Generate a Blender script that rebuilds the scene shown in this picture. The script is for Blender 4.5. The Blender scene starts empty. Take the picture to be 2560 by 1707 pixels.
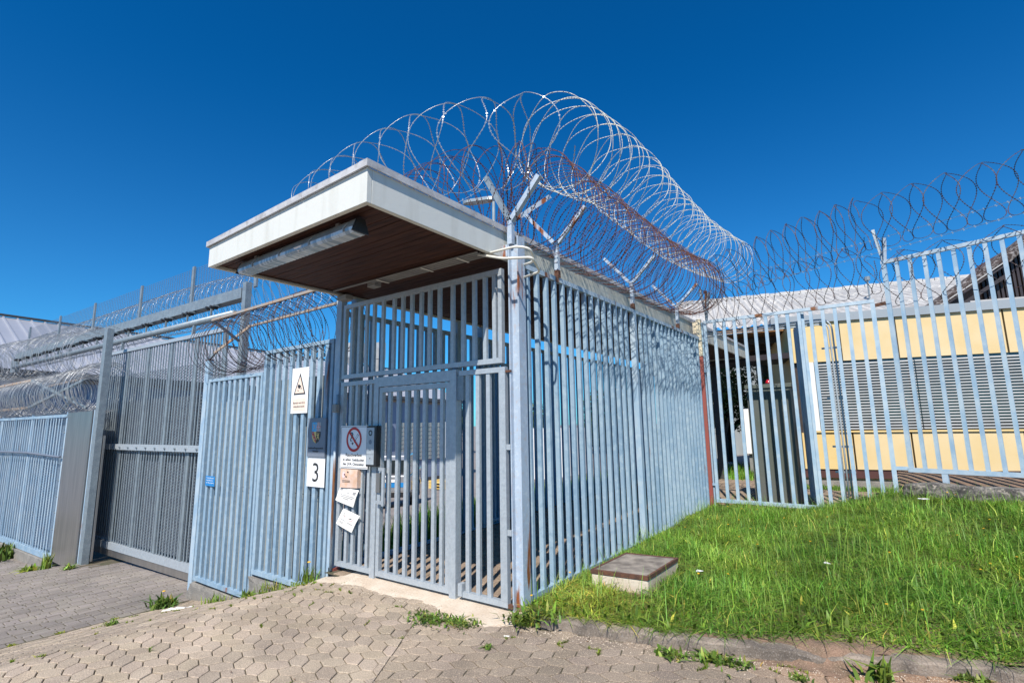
import bpy, bmesh, math, random
import numpy as np
from mathutils import Vector, Matrix
random.seed(7); np.random.seed(7)
PI = math.pi
# ------------------------------------------------------------------ camera, sky, sun
scene = bpy.context.scene
cam_d = bpy.data.cameras.new('camera'); cam = bpy.data.objects.new('camera', cam_d)
scene.collection.objects.link(cam); scene.camera = cam
cam_d.sensor_width = 36.0; cam_d.lens = 18.0; cam_d.clip_end = 3000.0; cam_d.clip_start = 0.05
Wm = ((0.805755, 0.106559, 0.582584), (0.592062, -0.120242, -0.796871), (-0.014862, 0.987009, -0.159975))
M = Matrix([[Wm[0][0], Wm[0][1], -Wm[0][2], 2.754529], [Wm[1][0], Wm[1][1], -Wm[1][2], -3.882861],
            [Wm[2][0], Wm[2][1], -Wm[2][2], 1.65], [0, 0, 0, 1]])
M = Matrix([[Wm[0][0], Wm[0][1], Wm[0][2], 2.754529], [Wm[1][0], Wm[1][1], Wm[1][2], -3.882861],
            [Wm[2][0], Wm[2][1], Wm[2][2], 1.65], [0, 0, 0, 1]])
cam.matrix_world = M

SUN_AZ, SUN_EL = math.radians(20.6), math.radians(48.7)       # azimuth measured from -Y towards +X
sun_dir = Vector((math.sin(SUN_AZ) * math.cos(SUN_EL), -math.cos(SUN_AZ) * math.cos(SUN_EL), math.sin(SUN_EL)))
sl = bpy.data.lights.new('sun', 'SUN'); sl.energy = 5.0; sl.angle = math.radians(0.5); sl.color = (1.0, 0.94, 0.86)
so = bpy.data.objects.new('sun', sl); scene.collection.objects.link(so)
so.rotation_euler = sun_dir.to_track_quat('Z', 'Y').to_euler()

world = bpy.data.worlds.new('World'); scene.world = world; world.use_nodes = True
nt = world.node_tree; nt.nodes.clear()
wo = nt.nodes.new('ShaderNodeOutputWorld'); bg = nt.nodes.new('ShaderNodeBackground')
sky = nt.nodes.new('ShaderNodeTexSky'); sky.sky_type = 'NISHITA'; sky.sun_disc = False
sky.sun_elevation = SUN_EL
sky.sun_rotation = math.radians(180) - SUN_AZ
sky.air_density = 1.0; sky.dust_density = 0.6; sky.ozone_density = 6.0; sky.altitude = 1200
mul = nt.nodes.new('ShaderNodeMix'); mul.data_type = 'RGBA'; mul.blend_type = 'MULTIPLY'; mul.inputs[0].default_value = 1.0
tcw = nt.nodes.new('ShaderNodeTexCoord'); sepw = nt.nodes.new('ShaderNodeSeparateXYZ'); mrw = nt.nodes.new('ShaderNodeMapRange')
nt.links.new(tcw.outputs['Generated'], sepw.inputs[0]); nt.links.new(sepw.outputs[2], mrw.inputs[0]); mrw.inputs[1].default_value = 0.0; mrw.inputs[2].default_value = 0.62
mrw.interpolation_type = 'SMOOTHSTEP'
tint = nt.nodes.new('ShaderNodeMix'); tint.data_type = 'RGBA'; tint.inputs[6].default_value = (0.36, 1.14, 1.46, 1); tint.inputs[7].default_value = (0.02, 0.84, 1.38, 1)
nt.links.new(mrw.outputs[0], tint.inputs[0]); nt.links.new(tint.outputs[2], mul.inputs[7])
nt.links.new(sky.outputs[0], mul.inputs[6]); nt.links.new(mul.outputs[2], bg.inputs[0])
bg.inputs[1].default_value = 0.076
nt.links.new(bg.outputs[0], wo.inputs[0])
scene.view_settings.view_transform = 'Standard'; scene.view_settings.look = 'None'
scene.view_settings.exposure = 0.42; scene.view_settings.gamma = 1.0

# ------------------------------------------------------------------ materials
MATS = {}
def mat(name, col, col2=None, rough=0.6, metal=0.0, scale=4.0, lo=0.35, hi=0.65, stretch=(1, 1, 1), bump=0.0, bscale=60.0,
        rust=0.0, rscale=2.5, rcol=(0.23, 0.07, 0.02), detail=4.0, spec=0.5, attr=None, speck=None, transl=0.0, coat=0.0):
    m = bpy.data.materials.new(name); m.use_nodes = True; MATS[name] = m
    t = m.node_tree; N = t.nodes; Lk = t.links.new
    b = N['Principled BSDF']; b.inputs['Roughness'].default_value = rough; b.inputs['Metallic'].default_value = metal
    b.inputs['Specular IOR Level'].default_value = spec
    if coat: b.inputs['Coat Weight'].default_value = coat
    g = N.new('ShaderNodeNewGeometry'); mp = N.new('ShaderNodeMapping'); mp.inputs['Scale'].default_value = stretch
    Lk(g.outputs['Position'], mp.inputs['Vector'])
    nz = N.new('ShaderNodeTexNoise'); nz.inputs['Scale'].default_value = scale; nz.inputs['Detail'].default_value = detail
    Lk(mp.outputs[0], nz.inputs['Vector'])
    mr = N.new('ShaderNodeMapRange'); mr.inputs[1].default_value = lo; mr.inputs[2].default_value = hi
    Lk(nz.outputs[0], mr.inputs[0])
    mx = N.new('ShaderNodeMix'); mx.data_type = 'RGBA'
    mx.inputs[6].default_value = (*col, 1); mx.inputs[7].default_value = (*(col2 or tuple(c * 0.82 for c in col)), 1)
    Lk(mr.outputs[0], mx.inputs[0]); out = mx.outputs[2]
    if attr:
        at = N.new('ShaderNodeAttribute'); at.attribute_name = attr
        m2 = N.new('ShaderNodeMix'); m2.data_type = 'RGBA'; m2.blend_type = 'MULTIPLY'; m2.inputs[0].default_value = 1.0
        Lk(out, m2.inputs[6]); Lk(at.outputs['Color'], m2.inputs[7]); out = m2.outputs[2]
    if speck:
        sc_, cA, cB, st = speck
        n3 = N.new('ShaderNodeTexNoise'); n3.inputs['Scale'].default_value = sc_; n3.inputs['Detail'].default_value = 2.0
        Lk(g.outputs['Position'], n3.inputs['Vector'])
        r3 = N.new('ShaderNodeMapRange'); r3.inputs[1].default_value = 0.56; r3.inputs[2].default_value = 0.66; Lk(n3.outputs[0], r3.inputs[0])
        f3 = N.new('ShaderNodeMath'); f3.operation = 'MULTIPLY'; f3.inputs[1].default_value = st; Lk(r3.outputs[0], f3.inputs[0])
        m3 = N.new('ShaderNodeMix'); m3.data_type = 'RGBA'; m3.inputs[7].default_value = (*cA, 1); Lk(f3.outputs[0], m3.inputs[0]); Lk(out, m3.inputs[6]); out = m3.outputs[2]
        r4 = N.new('ShaderNodeMapRange'); r4.inputs[1].default_value = 0.44; r4.inputs[2].default_value = 0.34; Lk(n3.outputs[0], r4.inputs[0])
        f4 = N.new('ShaderNodeMath'); f4.operation = 'MULTIPLY'; f4.inputs[1].default_value = st; Lk(r4.outputs[0], f4.inputs[0])
        m4 = N.new('ShaderNodeMix'); m4.data_type = 'RGBA'; m4.inputs[7].default_value = (*cB, 1); Lk(f4.outputs[0], m4.inputs[0]); Lk(out, m4.inputs[6]); out = m4.outputs[2]
    if rust > 0:
        mpr = N.new('ShaderNodeMapping'); mpr.inputs['Scale'].default_value = (1, 1, 0.12); Lk(g.outputs['Position'], mpr.inputs['Vector'])
        n2 = N.new('ShaderNodeTexNoise'); n2.inputs['Scale'].default_value = rscale * 4; n2.inputs['Detail'].default_value = 5.0
        Lk(mpr.outputs[0], n2.inputs['Vector'])
        r2 = N.new('ShaderNodeMapRange'); r2.inputs[1].default_value = 0.72 - rust * 0.3; r2.inputs[2].default_value = 0.78 - rust * 0.3
        Lk(n2.outputs[0], r2.inputs[0])
        m5 = N.new('ShaderNodeMix'); m5.data_type = 'RGBA'; m5.inputs[7].default_value = (*rcol, 1); Lk(r2.outputs[0], m5.inputs[0]); Lk(out, m5.inputs[6]); out = m5.outputs[2]
    Lk(out, b.inputs['Base Color'])
    if bump > 0:
        nb = N.new('ShaderNodeTexNoise'); nb.inputs['Scale'].default_value = bscale; nb.inputs['Detail'].default_value = 3.0
        Lk(g.outputs['Position'], nb.inputs['Vector'])
        bp = N.new('ShaderNodeBump'); bp.inputs['Strength'].default_value = bump; bp.inputs['Distance'].default_value = 0.01
        Lk(nb.outputs[0], bp.inputs['Height']); Lk(bp.outputs[0], b.inputs['Normal'])
    if transl > 0:
        tr = N.new('ShaderNodeBsdfTranslucent'); ms = N.new('ShaderNodeMixShader'); ms.inputs[0].default_value = transl
        Lk(out, tr.inputs[0]); Lk(b.outputs[0], ms.inputs[1]); Lk(tr.outputs[0], ms.inputs[2])
        Lk(ms.outputs[0], N['Material Output'].inputs[0])
    return m
BLUE = mat('blue_paint', (0.205, 0.315, 0.42), (0.30, 0.405, 0.49), rough=0.55, scale=2.6, bump=0.12, bscale=90, rust=0.12, rscale=1.4, stretch=(1, 1, .3), speck=(14, (0.40, 0.50, 0.56), (0.15, 0.25, 0.35), 0.4))
BLUE2 = mat('weathered_blue_paint', (0.27, 0.395, 0.51), (0.40, 0.49, 0.56), rough=0.5, scale=6, bump=0.1, rust=0.12, stretch=(1, 1, 0.5), speck=(9, (0.46, 0.54, 0.58), (0.24, 0.36, 0.50), 0.4))
BLUERAIL = mat('rust_stained_blue_paint', (0.33, 0.42, 0.50), (0.44, 0.52, 0.58), rough=0.55, scale=9, rust=0.45, rscale=1.1, rcol=(0.20, 0.08, 0.03), bump=0.2)
POSTM = mat('flaking_blue_paint', (0.40, 0.48, 0.57), (0.33, 0.40, 0.49), rough=0.5, scale=3, bump=0.2, rust=0.50, rscale=2.4, stretch=(1, 1, 0.4), speck=(20, (0.55, 0.60, 0.64), (0.42, 0.36, 0.33), 0.4))
GALV = mat('galvanised_steel', (0.43, 0.475, 0.51), (0.35, 0.39, 0.425), rough=0.42, metal=0.25, scale=22, lo=0.30, hi=0.75, bump=0.08, bscale=70, speck=(45, (0.48, 0.52, 0.54), (0.3, 0.34, 0.37), 0.35))
GALVD = mat('dull_galvanised_steel', (0.27, 0.32, 0.345), (0.21, 0.25, 0.28), rough=0.5, metal=0.35, scale=8, bump=0.08, speck=(40, (0.4, 0.44, 0.46), (0.22, 0.26, 0.29), 0.4))
STEEL = mat('stainless_sheet', (0.42, 0.40, 0.38), (0.32, 0.31, 0.30), rough=0.32, metal=0.8, scale=3, stretch=(3, 3, 0.3))
WIREG = mat('galvanised_wire', (0.52, 0.54, 0.54), (0.40, 0.42, 0.42), rough=0.35, metal=0.6, scale=5)
WIREC = mat('cream_weathered_wire', (0.68, 0.66, 0.56), (0.45, 0.46, 0.42), rough=0.5, metal=0.15, scale=5)
WIRER = mat('rusty_wire', (0.155, 0.052, 0.03), (0.07, 0.026, 0.02), rough=0.75, metal=0.1, scale=14)
WIRED = mat('dark_rusty_wire', (0.075, 0.032, 0.028), (0.11, 0.10, 0.10), rough=0.6, metal=0.3, scale=9)
WIREL = mat('silver_razor_wire', (0.60, 0.61, 0.61), (0.36, 0.37, 0.38), rough=0.3, metal=0.5, scale=5)
RUSTP = mat('rusty_pipe', (0.38, 0.26, 0.17), (0.30, 0.30, 0.29), rough=0.7, scale=12, rust=0.4)
FASC = mat('cream_fascia_paint', (0.64, 0.64, 0.59), (0.52, 0.51, 0.45), rough=0.5, scale=7, lo=.52, hi=.80, stretch=(1, 1, .12), bump=0.10, bscale=22, detail=6)
FASCS = mat('stained_fascia_paint', (0.56, 0.56, 0.49), (0.46, 0.45, 0.38), rough=0.6, scale=3, stretch=(1, 1, 0.3), bump=0.2, rust=0.18, rscale=1.2)
FLASH = mat('grey_roof_flashing', (0.56, 0.55, 0.55), (0.42, 0.41, 0.41), rough=0.55, metal=0.1, scale=5, bump=0.1, speck=(12, (0.62, 0.61, 0.60), (0.30, 0.28, 0.26), 0.5))
WOOD = mat('dark_stained_boards', (0.075, 0.028, 0.014), (0.032, 0.012, 0.008), rough=0.65, spec=.25, scale=3, stretch=(1, 14, 14), bump=0.15, bscale=30)
WHITE = mat('white_plate', (0.84, 0.84, 0.83), (0.80, 0.80, 0.79), rough=0.35, scale=8)
CREAM = mat('faded_print', (0.80, 0.62, 0.50), (0.78, 0.66, 0.56), rough=0.5, scale=20)
BLACK = mat('black_print', (0.02, 0.02, 0.025), (0.03, 0.03, 0.03), rough=0.5)
SIGNG = mat('grey_sign_face', (0.17, 0.20, 0.25), (0.16, 0.185, 0.23), rough=0.4)
RED = mat('red_print', (0.55, 0.02, 0.02), (0.48, 0.02, 0.02), rough=0.4)
SKYB = mat('bright_blue_print', (0.02, 0.45, 0.80), (0.02, 0.42, 0.78), rough=0.4)
SGNB = mat('mid_blue_print', (0.015, 0.22, 0.55), (0.012, 0.20, 0.50), rough=0.4)
GOLD = mat('yellow_print', (0.75, 0.55, 0.18), (0.70, 0.50, 0.16), rough=0.4)
SILV = mat('silver_print', (0.42, 0.40, 0.38), (0.40, 0.38, 0.36), rough=0.4)
GREYP = mat('pale_print', (0.35, 0.33, 0.34), (0.3, 0.3, 0.3), rough=0.6)
PINK = mat('pink_print', (0.80, 0.52, 0.52), (0.80, 0.60, 0.58), rough=0.6)
PAPER = mat('sun_bleached_paper', (0.86, 0.84, 0.78), (0.80, 0.78, 0.72), rough=0.8, scale=12)
POSTER = mat('faded_poster', (0.62, 0.40, 0.27), (0.66, 0.50, 0.42), rough=0.7, scale=14, detail=3)
LENS = mat('ribbed_lamp_glass', (0.52, 0.57, 0.60), (0.26, 0.32, 0.36), rough=0.15, scale=16, spec=0.8, stretch=(1, .1, .1), lo=.45, hi=.55)
LAMPB = mat('weathered_lamp_housing', (0.30, 0.29, 0.27), (0.22, 0.21, 0.20), rough=0.45, scale=8)
PLAST = mat('grey_plastic', (0.27, 0.27, 0.25), (0.21, 0.21, 0.20), rough=0.5, scale=6)
CREAMP = mat('cream_conduit', (0.74, 0.72, 0.64), (0.66, 0.64, 0.56), rough=0.4, scale=6)
BLKP = mat('black_plastic', (0.015, 0.015, 0.018), (0.02, 0.02, 0.02), rough=0.4)
REDP = mat('red_primer', (0.30, 0.07, 0.055), (0.26, 0.08, 0.06), rough=0.55, scale=10)
CREAMW = mat('cream_post_paint', (0.66, 0.58, 0.42), (0.60, 0.52, 0.38), rough=0.6, scale=5)
YEL = mat('yellow_facade_panel', (0.62, 0.46, 0.22), (0.66, 0.52, 0.30), rough=0.6, scale=1.1)
YELD = mat('deep_yellow_panel', (0.64, 0.45, 0.17), (0.66, 0.50, 0.24), rough=0.6, scale=1.1)
SEAM = mat('dark_seam', (0.03, 0.022, 0.02), (0.06, 0.04, 0.03), rough=0.8, scale=10)
SLAT = mat('grey_blind_slat', (0.40, 0.41, 0.41), (0.33, 0.34, 0.34), rough=0.4, metal=0.2)
GLASS = mat('dark_window_glass', (0.02, 0.028, 0.032), (0.03, 0.04, 0.04), rough=0.06, scale=2, spec=0.8)
WFRAME = mat('white_window_frame', (0.75, 0.75, 0.72), (0.68, 0.68, 0.66), rough=0.5)
BASEB = mat('dark_red_base_trim', (0.06, 0.022, 0.018), (0.09, 0.03, 0.024), rough=0.6, scale=3)
CONC = mat('old_concrete', (0.26, 0.24, 0.21), (0.17, 0.16, 0.145), rough=0.9, scale=6, bump=0.6, bscale=45, speck=(90, (0.36, 0.34, 0.30), (0.08, 0.075, 0.07), 0.6))
CONCL = mat('pale_concrete', (0.50, 0.40, 0.30), (0.58, 0.50, 0.40), rough=0.9, scale=4, bump=0.3, bscale=30, speck=(60, (0.6, 0.54, 0.46), (0.34, 0.28, 0.22), 0.5))
CONCK = mat('weathered_kerb_concrete', (0.28, 0.225, 0.175), (0.11, 0.09, 0.072), rough=0.95, scale=5, bump=0.7, bscale=55, speck=(110, (0.30, 0.27, 0.24), (0.07, 0.06, 0.055), 0.5))
ROCKM = mat('weathered_stone', (0.17, 0.155, 0.14), (0.055, 0.05, 0.047), rough=0.95, scale=7, lo=0.4, hi=0.6, bump=1.0, bscale=28, detail=8, stretch=(0.6, 0.6, 2.2), speck=(30, (0.34, 0.30, 0.25), (0.03, 0.03, 0.03), 0.7))
RUST = mat('heavy_rust', (0.13, 0.055, 0.03), (0.07, 0.035, 0.025), rough=0.9, scale=20, bump=0.5)
LID = mat('mossy_cement_lid', (0.29, 0.255, 0.215), (0.13, 0.112, 0.095), rough=0.95, scale=9, bump=0.4, detail=6)
PAVM = mat('hex_paver_concrete', (0.47, 0.385, 0.295), (0.32, 0.26, 0.20), rough=0.9, scale=2.0, bump=0.6, bscale=150, attr='tint', speck=(130, (0.62, 0.50, 0.36), (0.13, 0.105, 0.085), 0.65))
PAVD = mat('driveway_paver_concrete', (0.27, 0.235, 0.205), (0.20, 0.175, 0.155), rough=0.9, scale=1.3, bump=0.4, bscale=140, attr='tint', speck=(150, (0.36, 0.33, 0.29), (0.13, 0.12, 0.11), 0.4))
JOINT = mat('paver_joint_sand', (0.12, 0.095, 0.065), (0.06, 0.06, 0.03), rough=1.0, scale=7, bump=0.5)
YARD = mat('worn_tarmac', (0.24, 0.21, 0.19), (0.19, 0.17, 0.155), rough=0.95, scale=0.8, bump=0.3, bscale=60)
SOIL = mat('sandy_red_soil', (0.24, 0.15, 0.10), (0.14, 0.10, 0.065), rough=1.0, scale=9, bump=1.0, bscale=70, detail=7, speck=(120, (0.34, 0.24, 0.17), (0.08, 0.055, 0.035), 0.6))
GRASSM = mat('grass_blades', (0.11, 0.24, 0.03), (0.18, 0.33, 0.055), rough=0.5, scale=1.3, attr='tint', transl=0.35, spec=0.3)
LEAFM = mat('weed_leaves', (0.10, 0.17, 0.025), (0.15, 0.22, 0.04), rough=0.5, scale=6, transl=0.3, spec=0.3, attr='tint')
BUSHM = mat('bush_leaves', (0.045, 0.085, 0.018), (0.08, 0.12, 0.03), rough=0.55, scale=1.5, transl=0.25, attr='tint')
BUSHL = mat('sunny_bush_leaves', (0.10, 0.15, 0.035), (0.15, 0.19, 0.06), rough=0.55, scale=1.5, transl=0.25, attr='tint')  # lit copy of the bush leaves, sunlight brightened into the green
BARK = mat('bark', (0.08, 0.06, 0.045), (0.05, 0.04, 0.03), rough=0.95, scale=12, bump=0.6)
PETW = mat('white_petals', (0.85, 0.85, 0.82), rough=0.6)
PETY = mat('yellow_petals', (0.80, 0.45, 0.02), rough=0.6)
HALLR = mat('lilac_standing_seam', (0.38, 0.40, 0.45), (0.34, 0.36, 0.41), rough=0.4, metal=0.2, scale=0.4)
HALLW = mat('blue_grey_cladding', (0.22, 0.27, 0.38), (0.20, 0.25, 0.35), rough=0.5, scale=0.5)
HALLD = mat('dark_gutter', (0.05, 0.05, 0.055), (0.08, 0.075, 0.07), rough=0.6)
GBLOCK = mat('glass_blocks', (0.28, 0.33, 0.33), (0.20, 0.25, 0.26), rough=0.2, scale=5)
CORR = mat('corrugated_cement_roof', (0.50, 0.49, 0.47), (0.38, 0.37, 0.36), rough=0.85, scale=1.5, bump=0.2, bscale=20)
SOFFO = mat('orange_brown_soffit', (0.26, 0.12, 0.035), (0.22, 0.10, 0.03), rough=0.6, scale=2)
GREYF = mat('grey_metal_fascia', (0.30, 0.33, 0.35), (0.27, 0.30, 0.32), rough=0.45, metal=0.1, scale=1)
BRNP = mat('brown_panel', (0.13, 0.075, 0.06), (0.115, 0.065, 0.052), rough=0.6)
BRND = mat('dark_fluted_cladding', (0.022, 0.015, 0.018), (0.028, 0.02, 0.02), rough=0.5)
VERGE = mat('mossy_roof_edge', (0.05, 0.035, 0.03), (0.22, 0.20, 0.19), rough=0.95, scale=14, lo=0.5, hi=0.62, bump=1.0, bscale=20)
CABM = mat('charcoal_cabinet_paint', (0.125, 0.13, 0.125), (0.10, 0.115, 0.095), rough=0.4, scale=1.2)
BEAC = mat('red_beacon_glass', (0.45, 0.01, 0.02), rough=0.1, spec=0.8, coat=0.6)
VANM = mat('grey_car_paint', (0.30, 0.31, 0.33), (0.28, 0.29, 0.31), rough=0.25, metal=0.3, coat=0.6)
TYRE = mat('tyre_rubber', (0.02, 0.02, 0.02), rough=0.8)
BACKS = mat('pale_backing_sheet', (0.30, 0.32, 0.31), (0.23, 0.25, 0.25), rough=0.6, scale=2, stretch=(1, 1, .4))
BACKB = mat('pale_blue_backing_sheet', (0.30, 0.38, 0.46), (0.24, 0.32, 0.40), rough=0.6, scale=2)
MESHB = mat('blue_expanded_mesh', (0.38, 0.50, 0.62), (0.32, 0.43, 0.55), rough=0.5, scale=6)
FIELD = mat('far_meadow', (0.09, 0.13, 0.035), (0.12, 0.14, 0.05), rough=1.0, scale=0.05)

# ------------------------------------------------------------------ mesh helpers
COL = scene.collection
class MB:
    def __init__(s): s.v = []; s.f = []
    def add(s, vs, fs):
        o = len(s.v); s.v.extend([tuple(map(float, p)) for p in vs]); s.f.extend([tuple(i + o for i in f) for f in fs]); return s
    def box(s, x0, y0, z0, x1, y1, z1):
        if x0 > x1: x0, x1 = x1, x0
        if y0 > y1: y0, y1 = y1, y0
        if z0 > z1: z0, z1 = z1, z0
        return s.add([(x0, y0, z0), (x1, y0, z0), (x1, y1, z0), (x0, y1, z0), (x0, y0, z1), (x1, y0, z1), (x1, y1, z1), (x0, y1, z1)],
                     [(0, 3, 2, 1), (4, 5, 6, 7), (0, 1, 5, 4), (1, 2, 6, 5), (2, 3, 7, 6), (3, 0, 4, 7)])
    def bar(s, a, b, w, d, up=(0, 0, 1)):           # square bar from a to b, w across, d in the other direction
        a = Vector(a); b = Vector(b); t = (b - a).normalized(); up = Vector(up)
        if abs(t.dot(up)) > 0.98: up = Vector((0, 1, 0))
        sd = t.cross(up).normalized() * (w / 2); u = sd.cross(t).normalized() * (d / 2)
        vs = []
        for p in (a, b): vs += [p - sd - u, p + sd - u, p + sd + u, p - sd + u]
        return s.add(vs, [(3, 2, 1, 0), (4, 5, 6, 7), (0, 1, 5, 4), (1, 2, 6, 5), (2, 3, 7, 6), (3, 0, 4, 7)])
    def tube(s, pts, r, n=8, cap=True):
        pts = [Vector(p) for p in pts]; rings = []
        prev = None
        for i, p in enumerate(pts):
            t = (pts[min(i + 1, len(pts) - 1)] - pts[max(i - 1, 0)]).normalized()
            if prev is None:
                ref = Vector((0, 0, 1)) if abs(t.z) < 0.9 else Vector((1, 0, 0)); sd = t.cross(ref).normalized()
            else: sd = (prev - t * prev.dot(t)).normalized()
            prev = sd; u = t.cross(sd).normalized()
            rr = r[i] if isinstance(r, (list, tuple)) else r
            rings.append([p + sd * math.cos(2 * PI * k / n) * rr + u * math.sin(2 * PI * k / n) * rr for k in range(n)])
        vs = [q for rg in rings for q in rg]; fs = []
        for i in range(len(pts) - 1):
            for k in range(n):
                k2 = (k + 1) % n; fs.append((i * n + k, i * n + k2, (i + 1) * n + k2, (i + 1) * n + k))
        if cap: fs.append(tuple(range(n - 1, -1, -1))); fs.append(tuple((len(pts) - 1) * n + k for k in range(n)))
        return s.add(vs, fs)
    def prism(s, poly, d):                          # polygon (3-D points) extruded by vector d
        n = len(poly); P = [Vector(p) for p in poly]; D = Vector(d)
        return s.add(P + [p + D for p in P], [tuple(range(n - 1, -1, -1)), tuple(range(n, 2 * n))] + [(i, (i + 1) % n, n + (i + 1) % n, n + i) for i in range(n)])
    def dome(s, c, r, h, n=14, m=5):
        c = Vector(c); vs = []; fs = []
        for j in range(m):
            a = j / m * PI / 2
            for k in range(n): vs.append(c + Vector((math.cos(a) * r * math.cos(2 * PI * k / n), math.cos(a) * r * math.sin(2 * PI * k / n), math.sin(a) * h)))
        vs.append(c + Vector((0, 0, h)))
        for j in range(m - 1):
            for k in range(n): fs.append((j * n + k, j * n + (k + 1) % n, (j + 1) * n + (k + 1) % n, (j + 1) * n + k))
        for k in range(n): fs.append(((m - 1) * n + k, (m - 1) * n + (k + 1) % n, m * n))
        return s.add(vs, fs)
    def xf(s, T): s.v = [tuple(T @ Vector(p)) for p in s.v]; return s
WLOC = {}
def wloc(o): return WLOC.get(o.name, Vector((0, 0, 0))) if o else Vector((0, 0, 0))
def setp(o, label=None, cat=None, group=None, kind=None):
    if label: o['label'] = label
    if cat: o['category'] = cat
    if group: o['group'] = group
    if kind: o['kind'] = kind
    return o
def thing(name, label, cat, loc=(0, 0, 0), group=None):
    o = bpy.data.objects.new(name, None); COL.objects.link(o); o.location = loc; o.empty_display_size = 0.2
    WLOC[o.name] = Vector(loc); return setp(o, label, cat, group)
def obj(name, mb, m, parent=None, bevel=0.0, smooth=False, label=None, origin=None):
    org = Vector(origin) if origin is not None else (wloc(parent) if parent else Vector((0, 0, 0)))
    me = bpy.data.meshes.new(name)
    me.from_pydata([(p[0] - org.x, p[1] - org.y, p[2] - org.z) for p in mb.v], [], mb.f); me.update()
    me.materials.append(m)
    if smooth:
        for p in me.polygons: p.use_smooth = True
    o = bpy.data.objects.new(name, me); COL.objects.link(o)
    WLOC[o.name] = org
    if parent: o.parent = parent; o.location = org - wloc(parent)
    else: o.location = org
    if bevel: b = o.modifiers.new('b', 'BEVEL'); b.width = bevel; b.segments = 2; b.limit_method = 'ANGLE'
    if label: o['label'] = label
    return o
def solo(name, mb, m, label, cat, origin=None, group=None, kind=None, **k):
    if origin is None and mb.v:
        a = np.array(mb.v); origin = (a[:, 0].mean(), a[:, 1].mean(), a[:, 2].min())
    o = obj(name, mb, m, None, origin=origin, **k); return setp(o, label, cat, group, kind)
def struct(name, mb, m, **k): return setp(obj(name, mb, m, None, **k), kind='structure')
def fastobj(name, V, F, m, parent=None, tint=None, loops=4):
    V = np.asarray(V, dtype=np.float32)
    org = np.array(wloc(parent)) if parent else np.zeros(3)
    me = bpy.data.meshes.new(name); F = np.asarray(F, dtype=np.int32)
    me.vertices.add(len(V)); me.vertices.foreach_set('co', (V - org).ravel().astype(np.float32))
    me.loops.add(F.size); me.loops.foreach_set('vertex_index', F.ravel())
    me.polygons.add(len(F)); me.polygons.foreach_set('loop_start', np.arange(0, F.size, F.shape[1], dtype=np.int32))
    me.polygons.foreach_set('loop_total', np.full(len(F), F.shape[1], dtype=np.int32))
    me.update(); me.validate()
    if tint is not None:
        a = me.color_attributes.new('tint', 'FLOAT_COLOR', 'POINT'); t = np.ones((len(V), 4), dtype=np.float32); t[:, :3] = tint
        a.data.foreach_set('color', t.ravel())
    me.materials.append(m)
    o = bpy.data.objects.new(name, me); COL.objects.link(o); WLOC[o.name] = Vector(org)
    if parent: o.parent = parent
    return o
def bars(parent, pts, w, d, z0s, z1s, m, ax=(1, 0, 0), name='bar', bevel=0.004):
    """vertical square bars standing at pts=(x,y); one mesh per bar length, shared"""
    cache = {}; ax = Vector(ax).normalized(); ay = Vector((-ax.y, ax.x, 0))
    for i, (x, y) in enumerate(pts):
        z0 = z0s[i] if isinstance(z0s, (list, tuple)) else z0s; z1 = z1s[i] if isinstance(z1s, (list, tuple)) else z1s
        key = round(z1 - z0, 3)
        if key not in cache:
            mb = MB(); mb.bar((0, 0, 0), (0, 0, key), w, d, up=tuple(ay)); 
            me = bpy.data.meshes.new(name)
            vs = []
            for zz in (0, key):
                for a_, b_ in ((-1, -1), (1, -1), (1, 1), (-1, 1)): vs.append(tuple(ax * (a_ * w / 2) + ay * (b_ * d / 2) + Vector((0, 0, zz))))
            me.from_pydata(vs, [], [(3, 2, 1, 0), (4, 5, 6, 7), (0, 1, 5, 4), (1, 2, 6, 5), (2, 3, 7, 6), (3, 0, 4, 7)]); me.update()
            me.materials.append(m); cache[key] = me
        o = bpy.data.objects.new(name, cache[key]); COL.objects.link(o); o.parent = parent
        o.location = Vector((x + random.uniform(-.0015, .0015), y + random.uniform(-.0015, .0015), z0)) - wloc(parent)
        o.rotation_euler = (random.uniform(-.0008, .0008), random.uniform(-.0008, .0008), random.uniform(-.02, .02))
def text_mb(txt, h, m, parent, base, right=(1, 0, 0), up=(0, 0, 1), align='CENTER', name='lettering', width=None, bold=0.0):
    cu = bpy.data.curves.new(name, 'FONT'); cu.body = txt; cu.size = h; cu.align_x = align; cu.extrude = 0.0006; cu.offset = bold; cu.resolution_u = 3
    tmp = bpy.data.objects.new('tmp', cu); COL.objects.link(tmp)
    bpy.context.view_layer.update()
    dg = bpy.context.evaluated_depsgraph_get(); me = bpy.data.meshes.new_from_object(tmp.evaluated_get(dg))
    bpy.data.objects.remove(tmp)
    R = Vector(right).normalized(); U = Vector(up).normalized(); Nn = R.cross(U)
    xs = [v.co.x for v in me.vertices]; sx = 1.0
    if width and xs: sx = width / (max(xs) - min(xs))
    b = Vector(base) - wloc(parent)
    for v in me.vertices: v.co = b + R * v.co.x * sx + U * v.co.y + Nn * v.co.z
    me.materials.clear(); me.materials.append(m)
    o = bpy.data.objects.new(name, me); COL.objects.link(o); o.parent = parent; return o

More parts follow.
